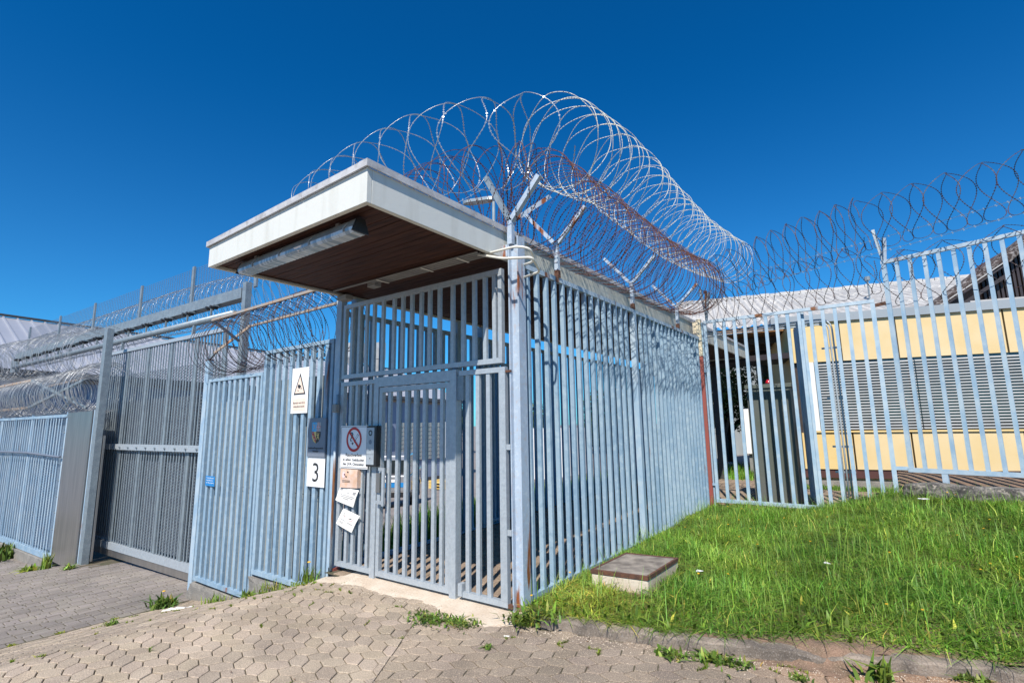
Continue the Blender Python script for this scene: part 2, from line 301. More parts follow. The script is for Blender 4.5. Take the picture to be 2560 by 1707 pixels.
# ------------------------------------------------------------------ terrain heights
def sstep(a, b, x): t = np.clip((x - a) / (b - a), 0, 1); return t * t * (3 - 2 * t)
def gz(x, y):
    x = np.asarray(x, dtype=float); y = np.asarray(y, dtype=float)
    d = np.clip(-2.25 - x, 0, None)
    slope = np.where(d < 0.6, d * d * 0.2125, 0.0765 + (d - 0.6) * 0.255)
    near = np.interp(x, [-6.5, -6.3, -4.65, -3.96, -3.3, -2.76, -2.4, -2.0], [.965, .962, .68, .425, .25, .085, .015, 0])
    kf = sstep(-1.1, -.15, y); slope = np.minimum(slope, 0.962) * (1 - kf) + near * kf
    front = -np.minimum(slope, 0.962) - np.clip(-6.3 - x, 0, 30) * 0.018 - np.clip(-11.1 - x, 0, 2.2) * .16
    back = -np.clip(-3.3 - x, 0, 11.7) * 0.14 - np.clip(-15 - x, 0, 11) * 0.07
    k = sstep(0.5, 3.2, y)
    z = front * (1 - k) + back * k
    far = sstep(60, 200, np.hypot(x, y)); z = z * (1 - far) + (-2.5) * far
    return z
KX = np.array([-0.05, 0.28, 1.18, 2.07, 3.24, 4.6, 7.0, 40.0]); KY = np.array([-0.16, -0.10, 0.09, 0.35, 0.82, 1.5, 2.9, 24.0])
def ky(x): return np.interp(x, KX, KY)
def mz(x, y):                                   # grassy bank beside the cage
    x = np.asarray(x, dtype=float); y = np.asarray(y, dtype=float)
    t = np.clip((y - ky(x) - 0.08) / np.maximum(5.8 - ky(x), 0.6), 0, 1.3)
    hi = 0.10 + 0.40 * sstep(1.3, 2.9, x) + 0.12 * sstep(3.2, 6, x)
    return 0.075 + (hi) * t ** 0.85 + 0.012 * np.sin(x * 5 + y * 3) * np.clip(t * 3, 0, 1)

def grid_mb(xs, ys, fn, keep=None):
    X, Y = np.meshgrid(xs, ys); Z = fn(X, Y); n = len(xs); mb = MB()
    mb.v = list(zip(X.ravel().tolist(), Y.ravel().tolist(), Z.ravel().tolist()))
    for j in range(len(ys) - 1):
        for i in range(n - 1):
            if keep and not keep((xs[i] + xs[i + 1]) / 2, (ys[j] + ys[j + 1]) / 2): continue
            a = j * n + i; mb.f.append((a, a + 1, a + n + 1, a + n))
    return mb
gx = np.concatenate([[-1500, -600, -250, -120, -70, -45], np.arange(-30, 12.01, 0.3), [16, 25, 45, 80, 200, 600, 1500]])
gy = np.concatenate([[-1500, -400, -100, -40, -15, -8], np.arange(-5, 16, 0.3), np.arange(16, 40, 2), [45, 60, 90, 200, 600, 1500]])
struct('ground', grid_mb(gx, gy, lambda X, Y: gz(X, Y) - np.where((X > -17) & (X < 8) & (Y < 1.5) & (Y > -6), 0.045, 0.022)), YARD)
# joint bed beneath the pavers
struct('paver_bed', grid_mb(np.arange(-6.3, 7.21, 0.15), np.arange(-6, 0.31, 0.15), lambda X, Y: gz(X, Y) - 0.010), JOINT)
struct('driveway_bed', grid_mb(np.append(np.arange(-16.5, -6.31, 0.3), -6.29), np.arange(-6, 1.2, 0.1), lambda X, Y: gz(X, Y) - 0.009), JOINT)

def clipx(poly, x0, x1):                        # keep the part of a polygon between two x values
    for lim, sg in ((x0, 1), (x1, -1)):
        out = []
        for i in range(len(poly)):
            a = poly[i]; b = poly[(i + 1) % len(poly)]; da = sg * (a[0] - lim); db = sg * (b[0] - lim)
            if da >= 0: out.append(a)
            if da * db < 0: t = da / (da - db); out.append((a[0] + (b[0] - a[0]) * t, a[1] + (b[1] - a[1]) * t))
        poly = out
        if len(poly) < 3: return []
    return poly
def pavers(name, polys, m, hfn, tv=0.08, inset=0.007, lift=0.0, gap=0.0045):
    V = []; Fq = []; T = []; me_f = []
    for (poly, tin) in polys:
        n = len(poly); c = (sum(p[0] for p in poly) / n, sum(p[1] for p in poly) / n); o = len(V)
        dz = random.uniform(-0.0025, 0.0025); tx = random.uniform(-0.012, 0.012); ty = random.uniform(-0.012, 0.012)
        ar = max(max(math.dist(p, c) for p in poly), 0.03)
        for s_, zz in ((gap, -0.013), (gap, -0.004), (gap + inset, 0.0)):
            k = 1 - s_ / ar
            for p in poly:
                x = c[0] + (p[0] - c[0]) * k; y = c[1] + (p[1] - c[1]) * k
                V.append((x, y, float(hfn(x, y)) + zz + dz + (x - c[0]) * tx + (y - c[1]) * ty + lift))
        for r_ in range(2):
            for i in range(n): me_f.append((o + r_ * n + i, o + r_ * n + (i + 1) % n, o + (r_ + 1) * n + (i + 1) % n, o + (r_ + 1) * n + i))
        me_f.append(tuple(o + 2 * n + i for i in range(n)))
        g = random.gauss(1, tv); cc = (g * tin[0], g * tin[1] * random.uniform(.985, 1.015), g * tin[2] * random.uniform(.96, 1.04)); T += [cc] * (3 * n)
    me = bpy.data.meshes.new(name); me.from_pydata(V, [], me_f); me.update()
    a = me.color_attributes.new('tint', 'FLOAT_COLOR', 'POINT'); t = np.ones((len(V), 4), dtype=np.float32); t[:, :3] = np.array(T); a.data.foreach_set('color', t.ravel())
    me.materials.append(m); o = bpy.data.objects.new(name, me); COL.objects.link(o); return setp(o, kind='structure')
def inpoly(pt, poly):
    c = False; n = len(poly)
    for i in range(n):
        a = poly[i]; b = poly[(i + 1) % n]
        if (a[1] > pt[1]) != (b[1] > pt[1]) and pt[0] < (b[0] - a[0]) * (pt[1] - a[1]) / (b[1] - a[1]) + a[0]: c = not c
    return c
def clip_hp(poly, a, b, c):                     # keep a*x + b*y <= c
    out = []
    for i in range(len(poly)):
        p = poly[i]; q = poly[(i + 1) % len(poly)]; dp = c - a * p[0] - b * p[1]; dq = c - a * q[0] - b * q[1]
        if dp >= 0: out.append(p)
        if dp * dq < 0: t = dp / (dp - dq); out.append((p[0] + (q[0] - p[0]) * t, p[1] + (q[1] - p[1]) * t))
    return out
def hexcells(rot, x0, x1, y0, y1):
    Fv = Vector((.078, .034)); Vv = Vector((.087, -.034)); Sv = Fv + Vv; dd = (Vector((-.050, .092)), Vector((.030, .084)))
    ca, sa = math.cos(rot), math.sin(rot); Z = Vector((x0 - .5, y0 - .5)) ; n = 0; out = []
    Z = Vector((-9.0, -8.0))
    while Z.y < 9:
        d = dd[n % 2]; st = int((-9.0 - Z.x) / Sv.x) - 1
        for k in range(st, st + 115):
            p = Z + Sv * k + Fv; pl = [p, p + Vv, p + Sv, p + Sv + d, p + d + Fv, p + d]
            pl = [(q.x * ca - q.y * sa, q.x * sa + q.y * ca) for q in pl]; cx_ = sum(q[0] for q in pl) / 6; cy_ = sum(q[1] for q in pl) / 6
            if x0 < cx_ < x1 and y0 < cy_ < y1: out.append((pl, cx_, cy_))
        Z = Z + Fv + d; n += 1
    return out
hexes = []
for pl, cx_, cy_ in hexcells(0, -6.5, 3.0, -6, .2):
    pl = clip_hp(pl, 1, .62, -.78 - .62 * .5)
    if len(pl) < 3: continue
    pl = clip_hp(clipx(pl, -6.28, 99), 0, 1, 0.0)
    if len(pl) < 3: continue
    near = math.hypot(cx_ + .9, cy_ + .9); st = .80 if near < .32 and random.random() < .6 else 1.0
    dk = (0.95 if cx_ < -3.2 else 1.0) * st * (.93 + .07 * math.sin(cx_ * 2.1 + cy_) * math.cos(cy_ * 2.7))
    if cy_ > -.45 and cx_ < -1.2: dk *= .90
    hexes.append((pl, (dk, dk * .985, dk * .965)))
for pl, cx_, cy_ in hexcells(math.radians(38), -2.2, 6.9, -4.6, 2.8):
    pl = clip_hp(pl, -1, -.62, .78 + .62 * .5)
    if len(pl) < 3 or cy_ > float(ky(cx_)) + 0.03 or (cx_ < .05 and cy_ > -.12): continue
    soil = float(sstep(1.6, 2.4, cx_) * sstep(-0.85, -0.1, cy_ - float(ky(cx_))))
    k = 0.70 + 0.14 * float(sstep(0.3, -0.6, cx_)); k *= .92 + .10 * math.sin(cx_ * 3.3) * math.sin(cy_ * 2.9 + 1)
    hexes.append((pl, (k * (1 + .15 * soil), k * (1 - 0.14 * soil) * .97, k * (1 - .30 * soil) * .95)))
hexes = [q for q in hexes if len(q[0]) >= 3 and abs(sum(q[0][i][0] * q[0][(i + 1) % len(q[0])][1] - q[0][(i + 1) % len(q[0])][0] * q[0][i][1] for i in range(len(q[0])))) > .003]
pavers('hexagonal_paving', hexes, PAVM, gz, tv=.07, gap=.0058)
# driveway: square setts with narrow courses between
dr = []
x = -6.36; row = 0
pat = [0.16, 0.055, 0.055]
while x > -15.5:
    w = pat[row % 3]; ln = 0.165 if w > 0.1 else 0.33; y = -5.6 + random.uniform(0, .1) + (row % 2) * .1
    while y < 0.55:
        if not (x < -10.4 and y > -0.3 + 0.0 * x):
            k = 0.95 + 0.06 * math.sin(x * 1.3) * math.cos(y * 1.1)
            if x > -7.0: k *= 0.86
            dr.append(([(x - w, y), (x, y), (x, y + ln), (x - w, y + ln)], (k, k, k)))
        y += ln
    x -= w; row += 1
pavers('driveway_paving', dr, PAVD, gz, tv=0.07, gap=.009, inset=.009)
# paving inside the corridor and behind the right-hand fence
cr = []
x = -2.6; 
while x < 4.4:
    y = -0.1 if x < -0.1 else 5.95
    while y < 11.5:
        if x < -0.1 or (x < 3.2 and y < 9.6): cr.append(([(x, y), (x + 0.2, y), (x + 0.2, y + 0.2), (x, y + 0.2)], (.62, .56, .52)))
        y += 0.2
    x += 0.2
pavers('corridor_paving', cr, PAVM, lambda x, y: 0.0 + 0.02 * min(max(y, 0), 6) + 0.0 * x, tv=0.06)
mb = MB(); mb.add([(-2.75, -0.12, -0.012), (-0.02, -0.12, -0.012), (-0.02, 6, 0.108), (-2.75, 6, 0.108)], [(0, 1, 2, 3)]); mb.add([(-2.75, 6.0, 0.108), (8, 6.0, 0.108), (8, 13, 0.108), (-2.75, 13, 0.108)], [(0, 1, 2, 3)])
struct('corridor_bed', mb, JOINT)
# pale concrete threshold under the gate
xs = np.linspace(-2.9, 0.12, 42); mb = MB(); rows_ = []
for j, t in enumerate(np.linspace(0, 1, 8)):
    for x in xs:
        edge = -0.25 - 0.03 * math.sin(x * 3.1 + 1) - 0.02 * math.sin(x * 7.3) - .012 * math.sin(x * 31) - .14 * math.exp(-((x + .35) / .45) ** 2) - .08 * math.exp(-((x + 2.5) / .3) ** 2) + .2 * sstep(-.15, .1, x)
        yy = 0.12 + (edge - 0.12) * t
        mb.v.append((float(x), float(yy), float(gz(x, yy)) + 0.018 * (1 - t ** 2) + 0.0045 - .010 * (t > .99) + 0.002 * math.sin(x * 40) * (1 - t)))
for j in range(7):
    for i in range(41): a = j * 42 + i; mb.f.append((a, a + 42, a + 43, a + 1))
struct('threshold', mb, CONCL, smooth=True)

# grassy bank soil and kerb
bx = np.arange(-0.02, 7.5, 0.12)
mb = MB(); ny = 40
for i, x in enumerate(bx):
    k0 = float(ky(x)) + 0.09
    for j in range(ny):
        yy = k0 + (5.95 + 0.25 - k0 + (0 if x < 2.7 else 2.0)) * j / (ny - 1); mb.v.append((float(x), float(yy), float(mz(x, yy))))
for i in range(len(bx) - 1):
    for j in range(ny - 1): a = i * ny + j; mb.f.append((a, a + ny, a + ny + 1, a + 1))
struct('bank_soil', mb, SOIL, smooth=True)
mb = MB(); kx_ = np.arange(0.16, 7.0, 0.06)
prof = [(-0.0, -0.03), (0.002, 0.064), (0.010, 0.078), (0.085, 0.083), (0.10, 0.04)]
for x in kx_:
    for (dy, z) in prof:
        j_ = 0.006 * math.sin(x * 23) * math.sin(x * 7) + 0.003 * math.sin(x * 61) + random.uniform(-.0035, .0035)
        dp = -0.012 * math.exp(-((x - 2.25) / 0.22) ** 2) - .02 * (abs((x - .16) % 1.02 - .51) > .495) - .012 * max(0, math.sin(x * 5.3) * math.sin(x * 13.1))
        mb.v.append((float(x) - dy * 0.3, float(ky(x)) + dy * 1.15 + (j_ if dy < 0.03 else 0), z + (j_ * 0.8 + dp if z > 0.03 else 0)))
for i in range(len(kx_) - 1):
    for j in range(4): a = i * 5 + j; mb.f.append((a, a + 5, a + 6, a + 1))
struct('kerb', mb, CONCK, smooth=False)

sx_ = np.linspace(1.72, 2.75, 40); mb = MB(); rs0 = random.Random(4)
for i, x in enumerate(sx_):
    u = (x - 1.72) / 1.03; w_ = math.sin(u * PI) ** .7; k0 = float(ky(x))
    for j in range(9):
        v = j / 8; yy = k0 + .19 - (.19 + .17 * w_ * (.85 + .15 * math.sin(x * 31) + .1 * math.sin(x * 77))) * v
        top = float(mz(x, k0 + .2)) + .012
        zz = (top * (1 - sstep(.25, .75, v)) + .004 * (1 - v)) * w_ + (1 - w_) * (-.02) + (.003 * math.sin(x * 90 + v * 20)); zz = max(zz, .0035 * w_ if v < .93 else -.01) if w_ > .25 else zz - .02
        mb.v.append((float(x), yy, float(zz)))
for i in range(39):
    for j in range(8): a = i * 9 + j; mb.f.append((a, a + 1, a + 10, a + 9))
struct('soil_spill', mb, SOIL, smooth=True)

# ------------------------------------------------------------------ canopy over the corridor
can = thing('flat_canopy_roof', 'long flat canopy roof with cream fascia boards and dark wooden underside, over the cage', 'canopy', (-1.4, 2.0, 3.28))
XL, XR, YF, YB = -2.70, -0.18, -1.65, 10.55
def ftop(x): return 3.495 + (x - XL) / (XR - XL) * 0.055
mb = MB(); mb.add([(XL, YF, 3.275), (XR, YF, 3.275), (XR, YF, ftop(XR)), (XL, YF, ftop(XL)), (XL, YF + .045, 3.275), (XR, YF + .045, 3.275), (XR, YF + .045, ftop(XR)), (XL, YF + .045, ftop(XL))],
                  [(0, 1, 2, 3), (7, 6, 5, 4), (0, 4, 5, 1), (3, 2, 6, 7), (0, 3, 7, 4), (1, 5, 6, 2)])
obj('front_fascia', mb, FASC, can, bevel=0.003)
mb = MB(); mb.box(XR - .045, YF + .047, 3.275, XR, 0.02, 3.55); obj('side_fascia', mb, FASC, can, bevel=0.003)
mb = MB(); mb.box(XR - .045, 0.022, 3.275, XR, YB, 3.55); obj('side_fascia', mb, FASCS, can, label='stained rear stretch of the side fascia')
mb = MB(); mb.box(XL, YF + .047, 3.275, XL + .045, YB, 3.49); obj('side_fascia', mb, FASCS, can)
mb = MB(); mb.box(XL, YB - .05, 3.277, XR - .047, YB, 3.49); obj('rear_fascia', mb, FASCS, can)
mb = MB(); mb.add([(XL + .046, YF + .046, 3.47), (XR - .046, YF + .046, 3.53), (XR - .046, YB - .051, 3.53), (XL + .046, YB - .051, 3.47)], [(0, 1, 2, 3)])
obj('roof_deck', mb, FLASH, can)
def flash_run(a, b, inn, z0a, z1a, z0b, z1b):       # folded sheet metal strip
    a = Vector(a); b = Vector(b); i_ = Vector(inn)
    m_ = MB(); P = []
    for p, zl, zh in ((a, z0a, z1a), (b, z0b, z1b)):
        P += [Vector((p.x, p.y, zl)), Vector((p.x, p.y, zh)), Vector((p.x, p.y, zh)) + i_ * 0.10, Vector((p.x, p.y, zl)) + i_ * 0.012]
    m_.add(P, [(0, 1, 5, 4), (1, 2, 6, 5), (3, 0, 4, 7), (0, 3, 2, 1), (4, 5, 6, 7), (2, 3, 7, 6)])
    return m_
segs = [(-2.725, -1.9), (-1.9, -1.0), (-1.0, -.155)]
for a, b in segs: obj('roof_flashing', flash_run((a + .002, YF - .025, 0), (b - .002, YF - .025, 0), (0, 1, 0), ftop(a) - .005, ftop(a) + .048, ftop(b) - .005, ftop(b) + .048), FLASH, can)
yy = YF - .025
for L_ in (1.5, 1.9, 1.9, 1.9, 1.9, 2.0, 1.1):
    obj('roof_flashing', flash_run((XR + .025, yy + .002, 0), (XR + .025, yy + L_ - .002, 0), (-1, 0, 0), 3.545, 3.602, 3.545, 3.602), FLASH, can); yy += L_
obj('roof_flashing', flash_run((XL - .025, YF - .02, 0), (XL - .025, YB, 0), (1, 0, 0), 3.485, 3.54, 3.485, 3.54), FLASH, can)
mb = MB(); yy = YF + .05; k = 0
while yy < YB - .15:
    bw = 0.096; dz = random.uniform(-.0015, .0015)
    xs_ = sorted([XL + .046, XR - .046] + [random.uniform(XL + .3, XR - .3)] * (1 if random.random() < .35 else 0))
    for a, b in zip(xs_[:-1], xs_[1:]):
        mb.box(a + .001, yy, 3.300 + dz, b - .001, yy + bw - .006, 3.315 + dz)
    yy += bw; k += 1
obj('soffit_boards', mb, WOOD, can)
mb = MB(); mb.box(XL + .046, YF + .046, 3.318, XR - .046, YB - .06, 3.33); obj('soffit_backing', mb, BLACK, can)

# strip light under the canopy
lt = thing('strip_light', 'long tubular strip light with ribbed clear cover under the canopy front', 'light fixture', (-1.4, -1.42, 3.16))
mb = MB(); y0 = -1.47
mb.prism([(-2.32, y0 - .035, 3.275), (-2.32, y0 + .035, 3.275), (-2.32, y0 + .07, 3.205), (-2.32, y0 - .07, 3.205)], (1.83, 0, 0)); obj('housing', mb, LAMPB, lt, bevel=.004)
mb = MB(); P0 = []
for i in range(74):
    x = -2.31 + i * 0.0249; w_ = 1.0 if i % 2 else 0.985
    for (dy, z) in ((-.068, 3.204), (-.066 * w_, 3.178), (-.05 * w_, 3.160 - .002 * (i % 2)), (.05 * w_, 3.160 - .002 * (i % 2)), (.066 * w_, 3.178), (.068, 3.204)): mb.v.append((x, y0 + dy, z))
for i in range(73):
    for j in range(5): a = i * 6 + j; mb.f.append((a, a + 6, a + 7, a + 1))
mb.f.append((0, 1, 2, 3, 4, 5)); mb.f.append(tuple(73 * 6 + j for j in (5, 4, 3, 2, 1, 0))); obj('ribbed_cover', mb, LENS, lt)
mb = MB(); mb.prism([(-.49, y0 - .035, 3.28), (-.49, y0 + .035, 3.28), (-.49, y0 + .078, 3.165), (-.49, y0 - .078, 3.165)], (.02, 0, 0)); obj('end_cap', mb, BLKP, lt)
mb = MB(); mb.prism([(-2.34, y0 - .035, 3.28), (-2.34, y0 + .035, 3.28), (-2.34, y0 + .074, 3.165), (-2.34, y0 - .074, 3.165)], (.018, 0, 0)); obj('end_cap', mb, BLKP, lt)
for xx in (-.6, -1.08, -1.55, -2.02):
    for s_ in (-1, 1):
        mb = MB(); mb.bar((xx, y0 + s_ * .073, 3.215), (xx, y0 + s_ * .073, 3.18), .014, .008, up=(0, 1, 0)); mb.bar((xx, y0 + s_ * .072, 3.21), (xx + .03, y0 + s_ * .058, 3.245), .006, .006); obj('clip', mb, LAMPB, lt)
for xx in (-.75, -2.05):
    mb = MB(); mb.box(xx - .02, y0 - .03, 3.2755, xx + .02, y0 + .03, 3.299); obj('hanger', mb, PLAST, lt)
mb = MB(); mb.prism([(-1.32, y0 - .0705, 3.204), (-1.19, y0 - .0705, 3.204), (-1.255, y0 - .055, 3.158)], (0, -.001, -.0008)); obj('warning_sticker', mb, CREAM, lt)

# conduits under the canopy
cd = thing('conduit_bundle', 'bundle of grey conduits clipped under the canopy above the gate', 'conduit', (-1.2, -.2, 3.27))
for i, yy in enumerate((-.30, -.255, -.21, -.165)):
    x0 = -2.52 if i == 0 else -1.92 + .06 * i
    mb = MB(); mb.tube([(x0, yy, 3.272), (-.9, yy, 3.272), (-.26, yy, 3.272)], .0115, 8); obj('pipe', mb, PLAST, cd, smooth=True)
for xx in (-.5, -1.0, -1.7):
    mb = MB(); mb.box(xx - .012, -.325, 3.256, xx + .012, -.145, 3.258); obj('clip', mb, CREAMP, cd)
mb = MB(); mb.box(-1.97, -.24, 3.235, -1.84, -.14, 3.298); obj('junction_box', mb, PLAST, cd, bevel=.006)
mb = MB(); mb.tube([(-2.62, -1.40, 3.285), (-2.62, -.6, 3.285), (-2.60, -.12, 3.285)], .011, 8); obj('pipe', mb, PLAST, cd, smooth=True)
mb = MB(); mb.box(-2.70, -.13, 3.215, -2.52, -.02, 3.272); obj('junction_box', mb, PLAST, cd, bevel=.006)
def arc(pts, rad, n=5):                        # polyline with rounded corners
    pts = [Vector(p) for p in pts]; out = [pts[0]]
    for i in range(1, len(pts) - 1):
        a, b, c = pts[i - 1], pts[i], pts[i + 1]; u = (a - b).normalized(); v = (c - b).normalized(); r_ = min(rad, (a - b).length * .45, (c - b).length * .45)
        p0 = b + u * r_; p2 = b + v * r_
        for k in range(n + 1): t = k / n; out.append(p0 * (1 - t) ** 2 + b * 2 * t * (1 - t) + p2 * t * t)
    out.append(pts[-1]); return out
lp = thing('conduit_loop', 'pair of cream conduits bent around the corner post', 'conduit', (.1, -.1, 3.27))
mb = MB(); mb.tube(arc([(-.28, -.20, 3.275), (.10, -.16, 3.29), (.215, -.10, 3.26), (.16, .06, 3.19), (-.02, .12, 3.20)], .07), .0125, 8); obj('pipe', mb, CREAMP, lp, smooth=True)
mb = MB(); mb.tube(arc([(-.30, -.24, 3.272), (.0, -.24, 3.17), (.30, -.20, 3.13), (.24, .02, 3.06), (-.01, .11, 3.07)], .05), .0125, 8); obj('pipe', mb, CREAMP, lp, smooth=True)

# ------------------------------------------------------------------ entrance gate
gt = thing('barred_entrance_gate', 'galvanised barred gate front with a narrow door, under the canopy', 'gate', (-1.4, 0, 0.03))
YG = 0.02                                       # bar centre plane
def hrail(parent, x0, x1, z0, z1, m=GALV, y0=-.02, y1=.03, nm='rail'): mb = MB(); mb.box(x0, y0, z0, x1, y1, z1); return obj(nm, mb, m, parent, bevel=.003)
up = obj('upper_frame', MB().box(-2.70, -.02, 3.12, -.19, .03, 3.17).box(-2.70, -.02, 2.235, -.19, .03, 2.285).box(-2.70, -.02, 2.286, -2.655, .03, 3.119).box(-.235, -.02, 2.286, -.19, .03, 3.119), GALV, gt)
ubx = [-2.54, -2.40, -2.26, -2.12, -1.96, -1.77, -1.62, -1.47, -1.32, -1.19, -1.04, -.85, -.70, -.55, -.41, -.29]
bars(up, [(x, 0.005) for x in ubx], .044, .032, 2.286, 3.119, GALV)
lf = obj('side_frame', MB().box(-2.70, -.02, 2.145, -2.06, .03, 2.195).box(-2.70, -.02, .055, -2.06, .03, .105).box(-2.70, -.02, .106, -2.64, .03, 2.144), GALV, gt)
bars(lf, [(x, .005) for x in (-2.52, -2.40, -2.27, -2.14)], .044, .032, .106, 2.144, GALV)
rf = obj('side_frame', MB().box(-.745, -.02, 2.145, -.16, .03, 2.195).box(-.70, -.02, .05, -.16, .03, .10).box(-.235, -.02, .101, -.16, .03, 2.144).box(-.74, -.035, .06, -.69, .03, .17), GALV, gt)
bars(rf, [(x, .005) for x in (-.64, -.51, -.375,)], .046, .032, .101, 2.144, GALV)
df = obj('door_frame', MB().box(-2.055, -.03, -.02, -1.975, .05, 2.21).box(-.86, -.03, -.02, -.775, .05, 2.21).box(-1.974, -.03, 2.10, -.861, .05, 2.21), GALV, gt)
obj('top_cover', MB().box(-.775, -.012, 1.90, -.69, .03, 2.144), GALVD, gt)
dl = obj('door_leaf', MB().box(-1.965, -.022, .05, -1.915, .028, 2.09).box(-.92, -.022, .05, -.868, .028, 2.09).box(-1.914, -.022, 2.035, -.921, .028, 2.09).box(-1.914, -.022, .05, -.921, .028, .105), GALV, gt)
bars(dl, [(x, .004) for x in (-1.80, -1.665, -1.525, -1.385, -1.245, -1.105)] + [(-.99, .004)], .044, .032, .106, 2.034, GALV)
ha = obj('handle', MB().bar((-1.80, -.075, .80), (-1.80, -.075, 1.20), .035, .022, up=(0, 1, 0)).bar((-1.90, -.05, 1.185), (-1.80, -.075, 1.185), .03, .03).bar((-1.93, -.05, .83), (-1.80, -.075, .83), .03, .03), GALV, gt)
obj('lock_case', MB().box(-1.965, -.045, .93, -1.90, -.023, 1.14), STEEL, gt, bevel=.003)
obj('hinge', MB().box(-.19, -.01, 1.42, -.115, .01, 1.47), GALV, gt); obj('hinge', MB().box(-.19, -.01, .66, -.115, .01, .71), GALV, gt)
obj('hinge', MB().box(-.16, -.012, 2.14, -.10, .01, 2.16), RUST, gt); obj('foot', MB().box(-.16, -.012, .045, -.11, .02, .08), RUST, gt)

# corner post (H section) with its razor-wire bracket
def ybracket(parent, base, dirv, stem0, stem1, a1, a2, w=.045, m=POSTM, extra=None):
    b = Vector(base); d = Vector(dirv)
    br = obj('bracket', MB().bar(b + Vector((0, 0, stem0)), b + Vector((0, 0, stem1)), w, w, up=(0, 1, 0)), m, parent)
    for (dx, dz) in (a1, a2):
        obj('arm', MB().bar(b + Vector((0, 0, stem1 - .01)) + d * (dx * .06), b + d * dx + Vector((0, 0, stem1 + dz)), w * .85, w * .85, up=(0, 1, 0)), m, br)
    return br
cp = thing('corner_post', 'flaking pale blue H-section corner post with rust streaks, right of the gate', 'post', (-.05, .06, 0))
obj('flange', MB().box(-.012, 0.0, -.03, 0, .12, 3.47), POSTM, cp, bevel=.002); obj('flange', MB().box(-.12, 0.0, -.03, -.108, .12, 3.40), POSTM, cp, bevel=.002)
obj('web', MB().box(-.1079, .045, -.03, -.0121, .055, 3.40), POSTM, cp)
obj('bracket_plate', MB().box(-.179, -.005, 3.28, -.1205, .075, 3.40), POSTM, cp); obj('wall_plate', MB().box(-.192, -.05, 3.265, -.180, .03, 3.415), CREAMP, cp, bevel=.003)
b0 = Vector((-.095, .02, 0))
br = obj('bracket', MB().bar((-.095, .022, 3.402), (-.095, .022, 3.66), .055, .05, up=(0, 1, 0)), POSTM, cp)
obj('arm', MB().bar((-.10, .022, 3.65), (-.405, .022, 4.20), .05, .05, up=(0, 1, 0)), GALVD, br)
obj('arm', MB().bar((-.085, .022, 3.65), (.255, .022, 4.02), .05, .05, up=(0, 1, 0)), POSTM, br)
obj('arm', MB().bar((-.09, .05, 3.65), (.10, .45, 4.0), .045, .045), POSTM, br)

# left gate post
lpst = thing('gate_post', 'pale blue post with a cable pipe, between the gate and the fence signs', 'post', (-2.77, 0, -.08))
obj('shaft', MB().box(-2.84, -.03, -.14, -2.735, .05, 3.26), BLUE2, lpst, bevel=.004)
obj('cable_pipe', MB().tube([(-2.715, -.06, 0.0), (-2.715, -.06, 1.0), (-2.715, -.06, 2.05)], .016, 8), BLUERAIL, lpst, smooth=True)
obj('cable_box', MB().box(-2.755, -.10, 1.83, -2.675, -.045, 1.93), PLAST, lpst, bevel=.008)
obj('base_foot', MB().box(-2.80, -.03, -.12, -2.70, .07, .02), REDP, lpst)

# ------------------------------------------------------------------ side fence of the cage
sf = thing('barred_side_fence', 'long blue barred side fence of the cage, running back from the corner post', 'fence', (-.02, 2.9, .1))
obj('top_rail', MB().box(-.05, .125, 3.165, -.002, 5.84, 3.215), BLUERAIL, sf); obj('bottom_rail', MB().box(-.05, .125, .09, -.002, 5.84, .145), BLUE, sf)
sy = [.19] + [.36 + i * .168 for i in range(33)]; sy = [y for y in sy if abs(y - 2.80) > .09 and y < 5.80]
bars(sf, [(-.026, y) for y in sy], .046, .037, .1455, 3.1645, BLUE)
bars(sf, [(-.026, 2.80)], .075, .075, -.05, 3.1645, BLUE2, name='post')
for y, z0 in ((.77, 3.2155), (2.80, 3.2155), (4.70, 3.2155)):
    br = ybracket(sf, (-.02, y, 0), (1, 0, 0), z0, 3.62, (-.40, .42), (.37, .32), m=POSTM)
    obj('rust_collar', MB().box(-.045, y - .024, 3.216, .006, y + .024, 3.30), RUST, br)
rp = thing('far_corner_post', 'post painted cream above and red below, at the far end of the side fence', 'post', (0, 5.9, .05))
obj('upper_shaft', MB().box(-.05, 5.85, 2.86, .03, 5.95, 3.56), CREAMW, rp); obj('lower_shaft', MB().box(-.05, 5.85, -.05, .03, 5.95, 2.859), REDP, rp)
obj('side_flange', MB().box(.0305, 5.90, .1, .055, 5.95, 3.5), BLUE, rp)
obj('sleeve', MB().box(-.12, 5.87, 3.30, -.051, 5.93, 3.52), CREAMW, rp)
# inner fence on the far side of the corridor
inf = thing('barred_inner_fence', 'blue barred fence in shade along the left side of the corridor', 'fence', (-2.7, 5, 0))
obj('top_rail', MB().box(-2.725, .08, 3.04, -2.675, 10.6, 3.10), BLUE, inf); obj('bottom_rail', MB().box(-2.725, .08, .0, -2.675, 10.6, .06), BLUE, inf)
bars(inf, [(-2.70, .26 + i * .168) for i in range(61)], .050, .048, .0605, 3.0395, BLUE)
bars(inf, [(-2.70 - .0, y) for y in (.18, 2.1, 2.72, 5.0, 7.4, 9.9)], .11, .11, -.05, 3.28, BLUE, name='post')
ig = thing('barred_inner_gate', 'blue barred door standing open inside the corridor', 'gate', (-2.45, 2.6, .05))
obj('frame', MB().box(-2.62, 2.60, .12, -2.58, 2.64, 2.7).box(-2.62, 3.6, .12, -2.58, 3.64, 2.7).box(-2.62, 2.641, 2.66, -2.58, 3.599, 2.70).box(-2.62, 2.641, .12, -2.58, 3.599, .16), BLUE, ig)
bars(ig, [(-2.60, 2.76 + i * .14) for i in range(6)], .035, .035, .1605, 2.6595, BLUE)

